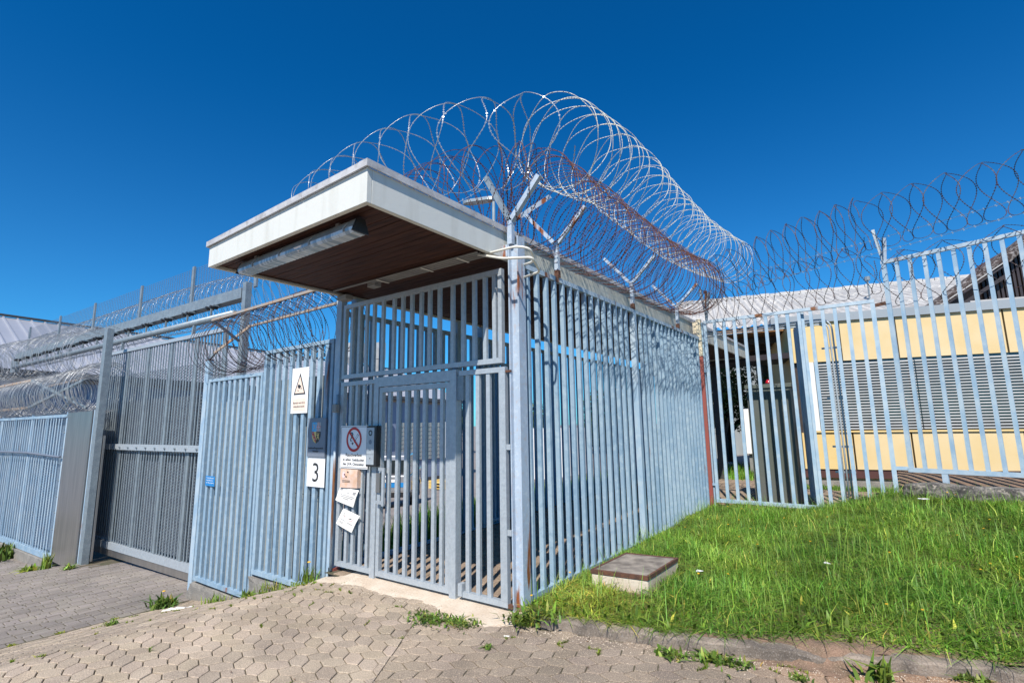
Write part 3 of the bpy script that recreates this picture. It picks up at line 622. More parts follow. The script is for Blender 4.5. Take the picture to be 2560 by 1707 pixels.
# ------------------------------------------------------------------ left blue panels with backing
def panel(label, x0, x1, z0, z1, n, zs, m=BLUE, gloc=None):
    t = thing('barred_fence_panel', label, 'fence panel', ((x0 + x1) / 2, 0, z0), 'blue barred panels left of the gate')
    obj('frame', MB().box(x0, -.03, z1 - .05, x1, .03, z1).box(x0, -.035, z0, x1, .03, z0 + .06).box(x0, -.03, z0 + .0605, x0 + .07, .03, z1 - .0505).box(x1 - .05, -.03, z0 + .0605, x1, .03, z1 - .0505), m, t)
    st = (x1 - x0) / (n + 1)
    bars(t, [(x0 + .02 + st * (i + 1), 0) for i in range(n)], .068, .040, z0 + .0605, z1 - .0505, m)
    mb = MB(); k = int((x1 - x0) / .06); P = []
    for i in range(k + 1):
        x = x0 + .03 + (x1 - x0 - .06) * i / k; yy = .085 + (.022 if i % 2 else 0)
        wv = .012 * math.sin(i * .9)
        mb.v += [(x, yy, z0 + .02), (x, yy + wv * .5, zs)]
    for i in range(k): a = 2 * i; mb.f.append((a, a + 2, a + 3, a + 1))
    obj('backing_sheet', mb, BACKS, t)
    obj('tie_wire', MB().box(x0 + .05, .031, .80, x1 - .05, .036, .806), BLACK, t)
    return t
P2 = panel('taller blue barred panel beside the gate post, carrying the camera sign', -4.545, -2.87, -.31, 2.765, 9, 2.33)
P1 = panel('lower blue barred panel nearest the sliding gate', -6.29, -4.57, -.655, 2.46, 9, 2.08)
pp = thing('slender_fence_post', 'pale blue post with rusty cap at the left end of the barred panels', 'post', (-6.43, 0, -.8))
obj('shaft', MB().box(-6.48, -.02, -1.0, -6.35, .06, 2.79), BLUE2, pp, bevel=.004); obj('cap', MB().box(-6.485, -.025, 2.7905, -6.345, .065, 2.80), RUST, pp)
pq = solo('hinge_post', MB().box(-4.565, -.015, -.50, -4.548, .04, 2.45), BLUE2, 'thin blue strip post between the two barred panels', 'post')
# stepped concrete footing
def rough_block(x0, y0, z0, x1, y1, z1, seed=0, amp=.012, nx=14, nyy=3, nz=6):
    bm = bmesh.new(); bmesh.ops.create_cube(bm, size=1.0)
    bmesh.ops.subdivide_edges(bm, edges=bm.edges[:], cuts=7, use_grid_fill=True)
    rnd = random.Random(seed); ph = [rnd.uniform(0, 6) for _ in range(9)]
    for v in bm.verts:
        c = v.co; e = sum(abs(abs(q) - .5) < 1e-4 for q in c)
        x = x0 + (c.x + .5) * (x1 - x0); y = y0 + (c.y + .5) * (y1 - y0); z = z0 + (c.z + .5) * (z1 - z0)
        n = math.sin(x * 9 + ph[0]) * math.sin(z * 13 + ph[1]) + .6 * math.sin(x * 23 + ph[2]) * math.sin(y * 19 + z * 17 + ph[3])
        cx_, cy_, cz_ = (x0 + x1) / 2, (y0 + y1) / 2, (z0 + z1) / 2
        dv = Vector((np.sign(c.x) if abs(abs(c.x) - .5) < 1e-4 else 0, np.sign(c.y) if abs(abs(c.y) - .5) < 1e-4 else 0, np.sign(c.z) if abs(abs(c.z) - .5) < 1e-4 else 0))
        v.co = Vector((x, y, z)) + dv * (n * amp - (amp * 1.2 if e > 1 else 0))
    me = bpy.data.meshes.new('t'); bm.to_mesh(me); bm.free(); mb = MB(); mb.v = [tuple(v.co) for v in me.vertices]; mb.f = [tuple(p.vertices) for p in me.polygons]; return mb
solo('concrete_footing', rough_block(-6.50, -.03, -1.15, -4.60, .10, -.70, 1, .008), CONC, 'low rough concrete footing under the lower barred panel', 'footing', smooth=False)
solo('concrete_footing', rough_block(-4.60, -.05, -.85, -2.95, .10, -.345, 2, .01), CONC, 'short concrete footing under the taller barred panel', 'footing')

# ------------------------------------------------------------------ signs
def plate(parent, x0, x1, z0, z1, y, m, t=.004, nm='plate', bv=.002): return obj(nm, MB().box(x0, y - t, z0, x1, y, z1), m, parent)
cs = thing('warning_sign', 'tall white plate with a camera in a black triangle, on the taller panel', 'sign', (-3.58, -.05, 1.84))
plate(cs, -3.775, -3.385, 1.84, 2.445, -.032, WHITE)
yk = -.0365
obj('triangle', MB().prism([(-3.72, yk, 2.085), (-3.44, yk, 2.085), (-3.58, yk, 2.375)], (0, -.001, 0)), BLACK, cs)
obj('triangle_field', MB().prism([(-3.688, yk - .0015, 2.105), (-3.472, yk - .0015, 2.105), (-3.58, yk - .0015, 2.332)], (0, -.001, 0)), CREAM, cs)
obj('camera_symbol', MB().prism([(-3.625, yk - .003, 2.205), (-3.605, yk - .003, 2.225), (-3.545, yk - .003, 2.200), (-3.553, yk - .003, 2.185), (-3.590, yk - .003, 2.160), (-3.620, yk - .003, 2.185)], (0, -.001, 0)).prism([(-3.552, yk - .003, 2.155), (-3.535, yk - .003, 2.158), (-3.533, yk - .003, 2.178), (-3.550, yk - .003, 2.176)], (0, -.001, 0)).prism([(-3.625, yk - .003, 2.148), (-3.595, yk - .003, 2.140), (-3.597, yk - .003, 2.132), (-3.627, yk - .003, 2.139)], (0, -.001, 0)), BLACK, cs)
obj('text_field', MB().box(-3.735, yk - .001, 1.875, -3.425, yk, 2.035), CREAM, cs)
text_mb('Bereich wird 24 h', .036, BLACK, cs, (-3.58, yk - .002, 1.965), width=.27); text_mb('videoüberwacht', .036, BLACK, cs, (-3.58, yk - .002, 1.918), width=.26)
gs = thing('coat_of_arms_sign', 'dark grey sign with a quartered shield, above the white number plate', 'sign', (-3.125, -.05, 1.285))
plate(gs, -3.315, -2.935, 1.287, 1.77, -.035, SIGNG, t=.02); yk = -.0565
cxs = -3.125; T_, Mi, Bo, HW = 1.715, 1.600, 1.452, .092
def sh(pts, m, nm, dy=0.0): obj(nm, MB().prism([(cxs + a, yk - dy, b) for a, b in pts], (0, -.0008, 0)), m, gs)
sh([(-HW, Mi), (0, Mi), (0, T_), (-HW, T_)], SKYB, 'quarter'); sh([(0, Mi), (HW, Mi), (HW, T_), (0, T_)], SILV, 'quarter')
sh([(-.001, Bo), (-.001, Mi), (-HW, Mi), (-HW, 1.55), (-.078, 1.51), (-.05, 1.475)], GOLD, 'quarter'); sh([(0, Bo), (.05, 1.475), (.078, 1.51), (HW, 1.55), (HW, Mi), (0, Mi)], BLACK, 'quarter')
sh([(HW / 2 - .010, Mi), (HW / 2 + .010, Mi), (HW / 2 + .010, T_), (HW / 2 - .010, T_)], RED, 'cross', .001); sh([(0, 1.648), (HW, 1.648), (HW, 1.668), (0, 1.668)], RED, 'cross', .0014)
sh([(HW / 2 - .003, Mi), (HW / 2 + .003, Mi), (HW / 2 + .003, T_), (HW / 2 - .003, T_)], WHITE, 'cross_line', .002); sh([(0, 1.655), (HW, 1.655), (HW, 1.661), (0, 1.661)], WHITE, 'cross_line', .0024)
sh([(-HW, Mi), (-.058, Mi), (-.004, 1.505), (-.004, Bo + .01), (-.03, 1.485), (-HW, 1.575)], RED, 'bend', .001)
for q in ((-.068, 1.582), (-.045, 1.542), (-.022, 1.505)): sh([(q[0] - .010, q[1] - .006), (q[0] + .006, q[1] - .010), (q[0] + .010, q[1] + .007), (q[0] - .006, q[1] + .011)], SILV, 'bend_charge', .002)
lion = [(-.03, .045), (-.018, .05), (-.01, .04), (-.02, .03), (.0, .02), (.012, .03), (.02, .048), (.028, .045), (.022, .022), (.01, .0), (.028, -.015), (.03, -.04), (.018, -.044), (.016, -.022), (.0, -.012), (-.012, -.022), (-.018, -.042), (-.032, -.04), (-.024, -.016), (-.006, .002), (-.018, .014), (-.034, .012), (-.034, .02), (-.024, .026)]
sh([(-HW / 2 + a, 1.658 + b) for a, b in lion], SILV, 'lion', .001); sh([(HW / 2 - .006 + a * .9, 1.54 + b) for a, b in lion], GOLD, 'lion', .001)
text_mb('Justizvollzugsanstalt', .034, BLACK, gs, (-3.125, yk - .001, 1.385), width=.32); text_mb('Ottweiler', .032, BLACK, gs, (-3.125, yk - .001, 1.347), width=.13)
n3 = thing('number_sign', 'white plate with a big black 3, under the grey coat of arms sign', 'sign', (-3.13, -.05, .925))
plate(n3, -3.315, -2.94, .922, 1.283, -.035, WHITE); text_mb('3', .33, BLACK, n3, (-3.127, -.0400, .985), width=.125)
for a in (-3.295, -2.96):
    for b in (.945, 1.262): obj('screw', MB().tube([(a, -.0392, b), (a, -.042, b)], .006, 8), SILV, n3)
ns = thing('no_smoking_sign', 'white sign with a red struck-out cigarette circle, on the gate', 'sign', (-2.375, -.05, 1.18))
plate(ns, -2.632, -2.118, 1.172, 1.665, -.040, WHITE)
yk = -.0445
obj('border', MB().box(-2.622, yk - .0008, 1.182, -2.128, yk, 1.187).box(-2.622, yk - .0008, 1.650, -2.128, yk, 1.655).box(-2.622, yk - .0008, 1.1871, -2.618, yk, 1.6499).box(-2.132, yk - .0008, 1.1871, -2.128, yk, 1.6499), BLACK, ns)
def ring(cx_, cz, r0, r1, y, n=48):
    mb = MB()
    for k in range(n):
        a = 2 * PI * k / n; mb.v += [(cx_ + r0 * math.cos(a), y, cz + r0 * math.sin(a)), (cx_ + r1 * math.cos(a), y, cz + r1 * math.sin(a))]
    for k in range(n): a = 2 * k; b = 2 * ((k + 1) % n); mb.f.append((a, a + 1, b + 1, b))
    return mb
cz = 1.505
obj('red_ring', ring(-2.375, cz, .113, .142, yk - .003), RED, ns)
obj('red_bar', MB().bar((-2.375 - .088, yk - .0035, cz + .088), (-2.375 + .088, yk - .0035, cz - .088), .026, .001, up=(0, 1, 0)), RED, ns)
obj('cigarette', MB().bar((-2.41, yk - .001, cz - .055), (-2.30, yk - .001, cz + .055), .026, .0008, up=(0, 1, 0)), BLACK, ns)
obj('cigarette_paper', MB().bar((-2.393, yk - .002, cz - .038), (-2.304, yk - .002, cz + .051), .018, .0008, up=(0, 1, 0)), WHITE, ns)
obj('smoke', MB().tube([(-2.42, yk - .002, cz + .08), (-2.395, yk - .002, cz + .06), (-2.415, yk - .002, cz + .03), (-2.44, yk - .002, cz + .0), (-2.425, yk - .002, cz - .025)], .006, 5), BLACK, ns)
text_mb('Rauchverbot', .050, BLACK, ns, (-2.375, yk - .001, 1.310), width=.30, bold=.0008); text_mb('in allen Gebäuden', .044, BLACK, ns, (-2.375, yk - .001, 1.258), width=.40, bold=.0006); text_mb('der JVA Ottweiler', .044, BLACK, ns, (-2.375, yk - .001, 1.208), width=.40, bold=.0006)
ic = thing('intercom', 'grey steel intercom panel in a black box, right of the no smoking sign', 'intercom', (-2.0, -.08, 1.22))
obj('housing', MB().box(-2.085, -.095, 1.21, -1.915, -.033, 1.66), BLKP, ic, bevel=.004); obj('face_plate', MB().box(-2.073, -.099, 1.232, -1.945, -.0955, 1.64), GALV, ic)
obj('camera_ring', ring(-2.009, 1.58, .017, .032, -.1), BLACK, ic); obj('speaker', ring(-2.009, 1.48, .003, .026, -.1), SIGNG, ic); obj('button', ring(-2.009, 1.392, .002, .008, -.1), BLACK, ic); obj('button', ring(-2.009, 1.30, .002, .007, -.1), BLACK, ic)
obj('seam_line', MB().box(-2.07, -.1005, 1.343, -1.948, -.0995, 1.345), BLACK, ic)
bs = thing('small_blue_sign', 'small blue notice with white lines of text, low on the lower barred panel', 'sign', (-5.95, -.05, .775))
plate(bs, -6.095, -5.79, .775, .925, -.036, SGNB)
for k, s_ in enumerate(('Vor dem Betreten', 'der Schleuse ist', 'der Platz zu räumen')): text_mb(s_, .026, WHITE, bs, (-6.06, -.041, .888 - k * .036), align='LEFT', width=(.235, .21, .245)[k])
def paper(name, label, pts, m, y=-.045, mark=None):
    t = thing(name, label, 'notice', (sum(p[0] for p in pts) / 4, y, sum(p[1] for p in pts) / 4))
    n = 9; mb = MB()
    a, b, c, d = [Vector((p[0], 0, p[1])) for p in pts]        # tl, tr, br, bl
    for j in range(n):
        for i in range(n):
            u = i / (n - 1); v = j / (n - 1); p = (a * (1 - u) + b * u) * (1 - v) + (d * (1 - u) + c * u) * v
            mb.v.append((p.x, y - .012 * math.sin(u * 3.0 + v) * v - .004 * math.sin(v * 5), p.z))
    for j in range(n - 1):
        for i in range(n - 1): q = j * n + i; mb.f.append((q, q + n, q + n + 1, q + 1))
    o = obj('sheet', mb, m, t, smooth=True)
    def P(u, v): 
        p = (a * (1 - u) + b * u) * (1 - v) + (d * (1 - u) + c * u) * v
        return Vector((p.x, y - .012 * math.sin(u * 3.0 + v) * v - .004 * math.sin(v * 5) - .0025, p.z))
    return t, P
t, P = paper('paper_notice', 'faded orange brown notice stuck under the no smoking sign', [(-2.585, 1.165), (-2.27, 1.165), (-2.275, .955), (-2.585, .950)], POSTER, y=-.06)
obj('side_fold', MB().prism([(-2.27, -.061, 1.165), (-2.27, .0, 1.165), (-2.275, .0, .955), (-2.275, -.061, .955)], (.002, 0, 0)), POSTER, t)
obj('red_smudge', MB().prism([P(.22 + .10 * math.cos(k), .33 + .18 * math.sin(k)) for k in np.linspace(0, 2 * PI, 9)[:-1]], (0, -.0005, 0)), PINK, t)
for (u, v) in ((.28, .30), (.38, .40), (.46, .16)): obj('dark_mark', MB().prism([P(u - .05, v), P(u - .01, v - .05), P(u + .05, v), P(u + .01, v + .05)], (0, -.0012, 0)), BLACK, t)
for v in (.60, .67): obj('text_line', MB().prism([P(.15, v), P(.60, v + .005), P(.60, v + .03), P(.15, v + .025)], (0, -.0008, 0)), BLACK, t)
t, P = paper('paper_notice', 'tilted white notice with a small coat of arms, just below the orange brown one', [(-2.60, .95), (-2.245, .935), (-2.36, .735), (-2.675, .80)], PAPER, y=-.05)
for u0, v0 in ((.06, .02), (.78, .14)): obj('dark_picture', MB().prism([P(u0, v0), P(u0 + .14, v0), P(u0 + .14, v0 + .16), P(u0, v0 + .16)], (0, -.0008, 0)), GREYP, t)
for k, (u0, u1, v) in enumerate(((.18, .9, .44), (.22, .86, .54), (.38, .66, .64), (.48, .58, .24))): obj('text_line', MB().prism([P(u0, v), P(u1, v), P(u1, v + .035), P(u0, v + .035)], (0, -.0008, 0)), GREYP, t)
t, P = paper('paper_notice', 'lowest tilted white notice with two pale pink circles', [(-2.52, .715), (-2.215, .655), (-2.375, .455), (-2.645, .54)], PAPER, y=-.05)
for (u, v) in ((.22, .25), (.66, .28)):
    R1 = [P(u + .15 * math.cos(k), v + .20 * math.sin(k)) for k in np.linspace(0, 2 * PI, 17)[:-1]]; R0 = [P(u + .12 * math.cos(k), v + .16 * math.sin(k)) for k in np.linspace(0, 2 * PI, 17)[:-1]]
    mb = MB(); mb.v = [tuple(p) for p in R1 + R0]; mb.f = [(i, (i + 1) % 16, 16 + (i + 1) % 16, 16 + i) for i in range(16)]; obj('pink_circle', mb, PINK, t)
    for k in range(4): uu = u + random.uniform(-.07, .07); vv = v + random.uniform(-.1, .1); obj('dark_mark', MB().prism([P(uu - .02, vv), P(uu, vv - .03), P(uu + .02, vv), P(uu, vv + .03)], (0, -.0008, 0)), BLACK, t)
for k, (u0, u1, v) in enumerate(((.1, .42, .58), (.1, .36, .72), (.1, .38, .79), (.58, .86, .60))): obj('text_line', MB().prism([P(u0, v), P(u1, v), P(u1, v + .03), P(u0, v + .03)], (0, -.0008, 0)), GREYP, t)

# ------------------------------------------------------------------ razor wire
def smooth_path(pts, step=.08):
    P = [Vector(p) for p in pts]; out = []
    for i in range(len(P) - 1):
        p0 = P[max(i - 1, 0)]; p1 = P[i]; p2 = P[i + 1]; p3 = P[min(i + 2, len(P) - 1)]
        n = max(2, int((p2 - p1).length / step))
        for k in range(n):
            t = k / n; out.append(0.5 * ((2 * p1) + (-p0 + p2) * t + (2 * p0 - 5 * p1 + 4 * p2 - p3) * t * t + (-p0 + 3 * p1 - 3 * p2 + p3) * t ** 3))
    out.append(P[-1]); return np.array([tuple(q) for q in out])
def razor(name, label, pts, R, pitch, m, amp=.45, k=2.5, wr=.0028, bl=.011, step=.036, jit=.03, Rz=None, group=None, cat='razor wire', seed=0, ph=0.0, curl=0.0):
    rs = np.random.RandomState(seed); C = smooth_path(pts); seg = np.linalg.norm(np.diff(C, axis=0), axis=1); S = np.concatenate([[0], np.cumsum(seg)]); L_ = S[-1]
    turns = L_ / pitch; n = int(turns * 2 * PI * R / step); th = np.linspace(0, 2 * PI * turns, n)
    # irregular spacing from turn to turn
    nt_ = int(turns) + 3; jt = np.interp(th / (2 * PI), np.arange(nt_), rs.normal(0, jit * 1.0, nt_)); jr = 1 + np.interp(th / (2 * PI), np.arange(nt_), rs.normal(0, jit * .7, nt_))
    tilt = np.interp(th / (2 * PI), np.arange(nt_), rs.normal(0, jit * 2.2, nt_))
    s = np.clip(pitch * th / (2 * PI) + amp * pitch * np.cos(k * th + ph) + jt * pitch * 6 * 0.5 + tilt * R * np.cos(th), 0, L_)
    c = np.stack([np.interp(s, S, C[:, i]) for i in range(3)], 1); e = .15
    t = np.stack([np.interp(np.clip(s + e, 0, L_), S, C[:, i]) - np.interp(np.clip(s - e, 0, L_), S, C[:, i]) for i in range(3)], 1); t /= np.linalg.norm(t, axis=1)[:, None]
    up = np.array([0, 0, 1.]); sd = np.cross(t, up); sd /= np.linalg.norm(sd, axis=1)[:, None]; u = np.cross(sd, t)
    Rz = Rz or R
    p = c + sd * (R * jr * np.cos(th))[:, None] + u * (Rz * jr * np.sin(th))[:, None]
    d = np.gradient(p, axis=0); d /= np.linalg.norm(d, axis=1)[:, None] + 1e-9
    rad = p - c; rad /= np.linalg.norm(rad, axis=1)[:, None] + 1e-9; a = np.cross(d, rad); a /= np.linalg.norm(a, axis=1)[:, None] + 1e-9; b = np.cross(d, a)
    V = np.concatenate([p + a * wr, p - a * wr * .5 + b * wr * .87, p - a * wr * .5 - b * wr * .87]); i = np.arange(n - 1)
    F = np.concatenate([np.stack([i + j * n, i + 1 + j * n, i + 1 + ((j + 1) % 3) * n, i + ((j + 1) % 3) * n], 1) for j in range(3)])
    q = np.arange(0, n - 1); pm = (p[q] + p[q + 1]) / 2; dd = d[q] * .009; o = len(V)
    ang_ = rs.uniform(-.5, .5, len(q))[:, None]; w1 = (a[q] * np.cos(ang_) + b[q] * np.sin(ang_)) * bl; m_ = len(q)
    w2 = (b[q] * np.cos(ang_) - a[q] * np.sin(ang_)) * bl * .45
    V = np.concatenate([V, pm - dd * 1.2, pm + w1, pm + dd * 1.2, pm - w1, pm - dd, pm + w2, pm + dd, pm - w2]); j = np.arange(m_)
    F = np.concatenate([F, np.stack([o + j, o + m_ + j, o + 2 * m_ + j, o + 3 * m_ + j], 1), np.stack([o + 4 * m_ + j, o + 5 * m_ + j, o + 6 * m_ + j, o + 7 * m_ + j], 1)])
    ob = fastobj(name, V, F, m); setp(ob, label, cat, group); return ob
G1 = 'razor wire coils above the cage'
razor('razor_wire_coil', 'dense rusty red coil lying in the Y brackets along the side fence', [(-.02, .30, 3.98), (-.0, 1.5, 3.97), (0, 3.2, 3.97), (0, 4.6, 4.02), (0, 6.0, 4.2)], .51, .056, WIRER, seed=1, group=G1, jit=.06, wr=.0032, bl=.010)
razor('razor_wire_coil', 'rusty red coil behind the canopy edge above the gate', [(-3.4, .25, 3.95), (-2.2, .2, 4.0), (-1.1, .12, 4.10), (-.4, .15, 4.08), (.02, .45, 4.0)], .50, .085, WIRER, seed=2, group=G1, jit=.06, wr=.0032, bl=.010)
razor('razor_wire_coil', 'pale cream coil rising above the rusty one along the side fence', [(.06, .62, 4.76), (.03, 1.0, 4.84), (.0, 1.5, 4.95), (.0, 2.3, 5.08), (.0, 3.5, 5.05), (.0, 5.2, 5.04), (.03, 6.8, 5.16), (.10, 8.6, 5.36)], .51, .175, WIREC, amp=.5, seed=3, group=G1, jit=.035, wr=.0042, bl=.0125)
razor('razor_wire_coil', 'widely stretched grey coil against the sky over the canopy front', [(-3.6, .15, 4.70), (-3.1, .12, 4.76), (-2.2, .1, 4.80), (-1.3, .10, 4.80), (-.7, .12, 4.70), (-.2, .22, 4.60), (.08, .55, 4.70)], .48, .23, WIREG, amp=.5, seed=4, group=G1, jit=.02, wr=.004, bl=.0115)
G2 = 'razor wire coils above the right fence'
razor('razor_wire_coil', 'upper dark red coil above the lower right fence', [(.05, 5.95, 4.22), (.5, 5.95, 4.32), (1.2, 5.95, 4.50), (2.0, 5.95, 4.68), (2.72, 5.93, 4.80)], .44, .125, WIRED, amp=.5, seed=5, group=G2, jit=.025, wr=.0042, bl=.012)
razor('razor_wire_coil', 'lower dark red coil sagging behind the lower right fence', [(.1, 6.1, 3.74), (1.0, 6.1, 3.86), (2.0, 6.1, 4.0), (2.8, 6.08, 4.07)], .42, .17, WIRED, amp=.5, seed=6, group=G2, jit=.04, wr=.004, bl=.012)
razor('razor_wire_coil', 'upper wide-looped coil above the taller right fence', [(2.70, 5.93, 4.76), (3.3, 5.75, 4.76), (4.2, 5.5, 4.76), (5.6, 5.12, 4.78)], .42, .20, WIRED, amp=.5, seed=7, group=G2, jit=.02, wr=.0042, bl=.012)
razor('razor_wire_coil', 'lower coil hanging behind the bars of the taller right fence', [(2.72, 6.15, 3.85), (3.5, 5.95, 3.83), (4.4, 5.7, 3.85), (5.6, 5.4, 3.9)], .44, .28, WIRED, amp=.5, seed=8, group=G2, jit=.04, wr=.004, bl=.012)
G3 = 'razor wire coils left of the cage'
razor('razor_wire_coil', 'rusty coil between two rusty rails above the blue panels', [(-6.35, .1, 2.98), (-5.2, .12, 3.02), (-4.0, .12, 3.06), (-2.95, .12, 3.08)], .46, .075, WIRED, amp=.45, seed=9, group=G3, jit=.05, wr=.004, bl=.013)
def LPt(x, dy): return dy + (x + 6.5) * .044      # the sliding-gate line turns slightly towards the camera
razor('razor_wire_coil', 'silver coil hanging on the mesh fence above the sliding gate beam', [(x, LPt(x, 1.28), 4.40 if x < -8 else 4.30) for x in (-21.5, -18, -14, -10, -7, -4.2)], .49, .13, WIREG, amp=.45, seed=10, group=G3, jit=.03, step=.045, wr=.0036, bl=.013)
razor('razor_wire_coil', 'upper silver coil above the perforated fence at the far left', [(x, LPt(x, .35), z) for x, z in ((-25, 3.95), (-20, 3.85), (-16.5, 3.68), (-14.6, 3.60), (-12.0, 3.45))], .60, .16, WIREL, amp=.45, seed=11, group=G3, jit=.06, step=.05, wr=.005, bl=.016)
razor('razor_wire_coil', 'lower silver coil in the X frame at the far left', [(x, LPt(x, .35), z) for x, z in ((-25, 2.52), (-20, 2.55), (-16, 2.58), (-13.5, 2.60), (-11.5, 2.64))], .56, .065, WIREL, amp=.45, seed=12, group=G3, jit=.06, step=.05, wr=.005, bl=.016)
# straight barbed strands
def strand(label, a, b, m, sag=.03, group='straight barbed strands'):
    a = Vector(a); b = Vector(b); L_ = (b - a).length; n = max(6, int(L_ / .12)); pts = [a.lerp(b, i / n) - Vector((0, 0, sag * 4 * (i / n) * (1 - i / n))) for i in range(n + 1)]
    mb = MB(); mb.tube(pts, .0032, 3)
    for i in range(1, n): p = pts[i]; mb.bar(p + Vector((0, .004, -.018)), p + Vector((0, -.004, .018)), .004, .004, up=(0, 1, 0)); mb.bar(p + Vector((-.012, 0, .012)), p + Vector((.012, 0, -.012)), .004, .004, up=(0, 1, 0))
    return solo('barbed_strand', mb, m, label, 'barbed wire', group=group)
for k, z in enumerate((2.50, 2.60, 2.70)):
    strand(('lowest', 'middle', 'topmost')[k] + ' straight strand above the lower blue panel', (-6.36, .0, z), (-4.60, .0, z - .01), WIREG, .01)
strand('thin strand running through the upper coil of the right fence', (.25, 5.92, 4.25), (5.4, 5.2, 4.62), WIREG, .05)
strand('thin strand at mid height through the right fence coils', (.25, 5.92, 4.02), (5.4, 5.2, 4.42), WIREG, .05)
strand('thin strand from the corner bracket towards the canopy', (-.38, .02, 4.1), (-3.2, .2, 4.0), WIREG, .06)
# rusty rails over the blue panels
xr = thing('wire_support_frame', 'rusty V frame with two long rails above the blue panels', 'wire support', (-6.4, 0, 2.8))
obj('rail', MB().bar((-5.75, -.27, 3.35), (-2.80, -.27, 3.37), .035, .035), RUSTP, xr); obj('rail', MB().bar((-5.95, .40, 3.37), (-2.8, .40, 3.40), .035, .035), RUSTP, xr)
obj('strut', MB().bar((-6.42, .0, 2.80), (-6.30, .05, 2.93), .04, .04), GALVD, xr); obj('strut', MB().bar((-6.32, .03, 2.90), (-5.95, .40, 3.36), .035, .035), RUSTP, xr); obj('strut', MB().bar((-5.75, -.27, 3.35), (-6.05, .30, 3.12), .035, .035), GALVD, xr)

# ------------------------------------------------------------------ sliding gate, beam, mesh fence
ux, uy = 1 / math.hypot(1, .044), .044 / math.hypot(1, .044)
def SG(x, dy, z): return Vector((x, LPt(x, dy), z))
def sbar(x0, x1, dy, z0, z1, th, mbx=None):
    mb = mbx or MB(); zc = (z0 + z1) / 2; mb.bar(SG(x0, dy, zc), SG(x1, dy, zc), th, z1 - z0); return mb
sg = thing('sliding_gate', 'grey galvanised sliding gate of close bars hanging from a pipe track', 'gate', (-9.5, LPt(-9.5, .45), -.95))
A0, A1 = -12.25, -6.75
obj('bottom_rail', sbar(A0, A1, .45, -.82, -.68, .08), GALV, sg); obj('kick_plate', sbar(A0, A1, .44, -.955, -.825, .03), STEEL, sg)
mr_ = obj('middle_rail', sbar(A0, A1, .40, 1.24, 1.36, .05), GALV, sg)
for k in range(14): x = A0 + .25 + k * .42; obj('bolt', MB().tube([SG(x, .365, 1.295), SG(x, .35, 1.295)], .022, 6), GALVD, mr_)
obj('top_rail', sbar(A0, A1, .45, 3.40, 3.47, .07), GALV, sg)
for x in (A0 + .05, -11.0, -9.95, -8.9, -7.85, A1 - .05):
    obj('stile', MB().bar(SG(x, .45, -.675), SG(x, .45, 3.395), .10, .03, up=(0, 1, 0)), GALVD, sg)
bp = []; x = A0 + .17
while x < A1 - .12:
    if min(abs(x - q) for q in (-11.0, -9.95, -8.9, -7.85)) > .08: bp.append((x, LPt(x, .45)))
    x += .118
bars(sg, bp, .036, .014, -.675, 3.395, GALVD, ax=(ux, uy, 0))
def expanded(parent, x0, x1, dy, z0, z1, m, cw=.05, ch=.03, nm='expanded_mesh'):
    nx = int((x1 - x0) / (cw / 2)); nz = int((z1 - z0) / (ch / 2)); V = []; F = []
    i = np.arange(nx + 1); xs_ = x0 + i * cw / 2
    allV = []; allF = []; o = 0
    for j in range(nz):
        zc = z0 + j * ch / 2 * 1.0; zz = zc + ((i + j) % 2) * ch / 2
        yy = dy + (xs_ + 6.5) * .044
        top = np.stack([xs_, yy - .004, zz + .0045], 1); bot = np.stack([xs_, yy + .004, zz - .0015], 1)
        allV += [bot, top]; k = np.arange(nx); n1 = nx + 1; allF.append(np.stack([o + k, o + k + 1, o + n1 + k + 1, o + n1 + k], 1)); o += 2 * n1
    return fastobj(nm, np.concatenate(allV), np.concatenate(allF), m, parent)
expanded(sg, A0 + .1, A1 - .05, .52, -.67, 2.9, GALVD, cw=.07, ch=.06)
obj('backing_panel', MB().add([SG(A0, .56, -.67), SG(A1, .56, -.67), SG(A1, .56, 2.3), SG(A0, .56, 2.3)], [(0, 1, 2, 3)]), SIGNG, sg)
tk = thing('gate_track_beam', 'heavy grey beam with pipe track and rollers above the sliding gate', 'beam', (-12, LPt(-12, .6), 3.5))
obj('beam', sbar(-20.6, -6.72, .70, 4.03, 4.23, .20), GALVD, tk, bevel=.004)
obj('track_pipe', MB().tube([SG(-20.3, .55, 3.74), SG(-13, .55, 3.74), SG(-6.8, .55, 3.74)], .065, 10), GALVD, tk, smooth=True)
x = -20.0
while x < -7:
    h_ = obj('roller_hanger', MB().bar(SG(x, .55, 3.80), SG(x, .55, 3.98), .03, .03, up=(0, 1, 0)), GALVD, tk)
    obj('roller_plate', MB().bar(SG(x - .12, .60, 4.0), SG(x + .12, .60, 4.0), .16, .03), GALVD, h_); obj('roller', MB().tube([SG(x - .08, .48, 3.965), SG(x - .08, .62, 3.965)], .035, 8), BLACK, h_); obj('roller', MB().tube([SG(x + .08, .48, 3.965), SG(x + .08, .62, 3.965)], .035, 8), BLACK, h_)
    x += .95
obj('end_bracket', sbar(-20.9, -20.3, .62, 3.6, 4.02, .08), GALVD, tk)
for x in (-11.6, -8.2): obj('drop_hanger', MB().bar(SG(x, .50, 3.47), SG(x, .52, 3.68), .05, .05, up=(0, 1, 0)), GALVD, sg)
for x, lab, z1 in ((-6.62, 'tall grey steel post behind the left end of the blue panels', 4.32), (-12.9, 'dark grey rear post seen through the sliding gate', 4.0)):
    solo('steel_post', MB().bar(SG(x, .66, -1.1), SG(x, .66, z1 if x > -10 else 4.015), .13, .11, up=(0, 1, 0)), GALVD, lab, 'post')
mf = thing('mesh_fence', 'fine grey security mesh with flat posts standing on the beam', 'fence', (-13, LPt(-13, .8), 4.26))
mb = MB(); z = 4.30
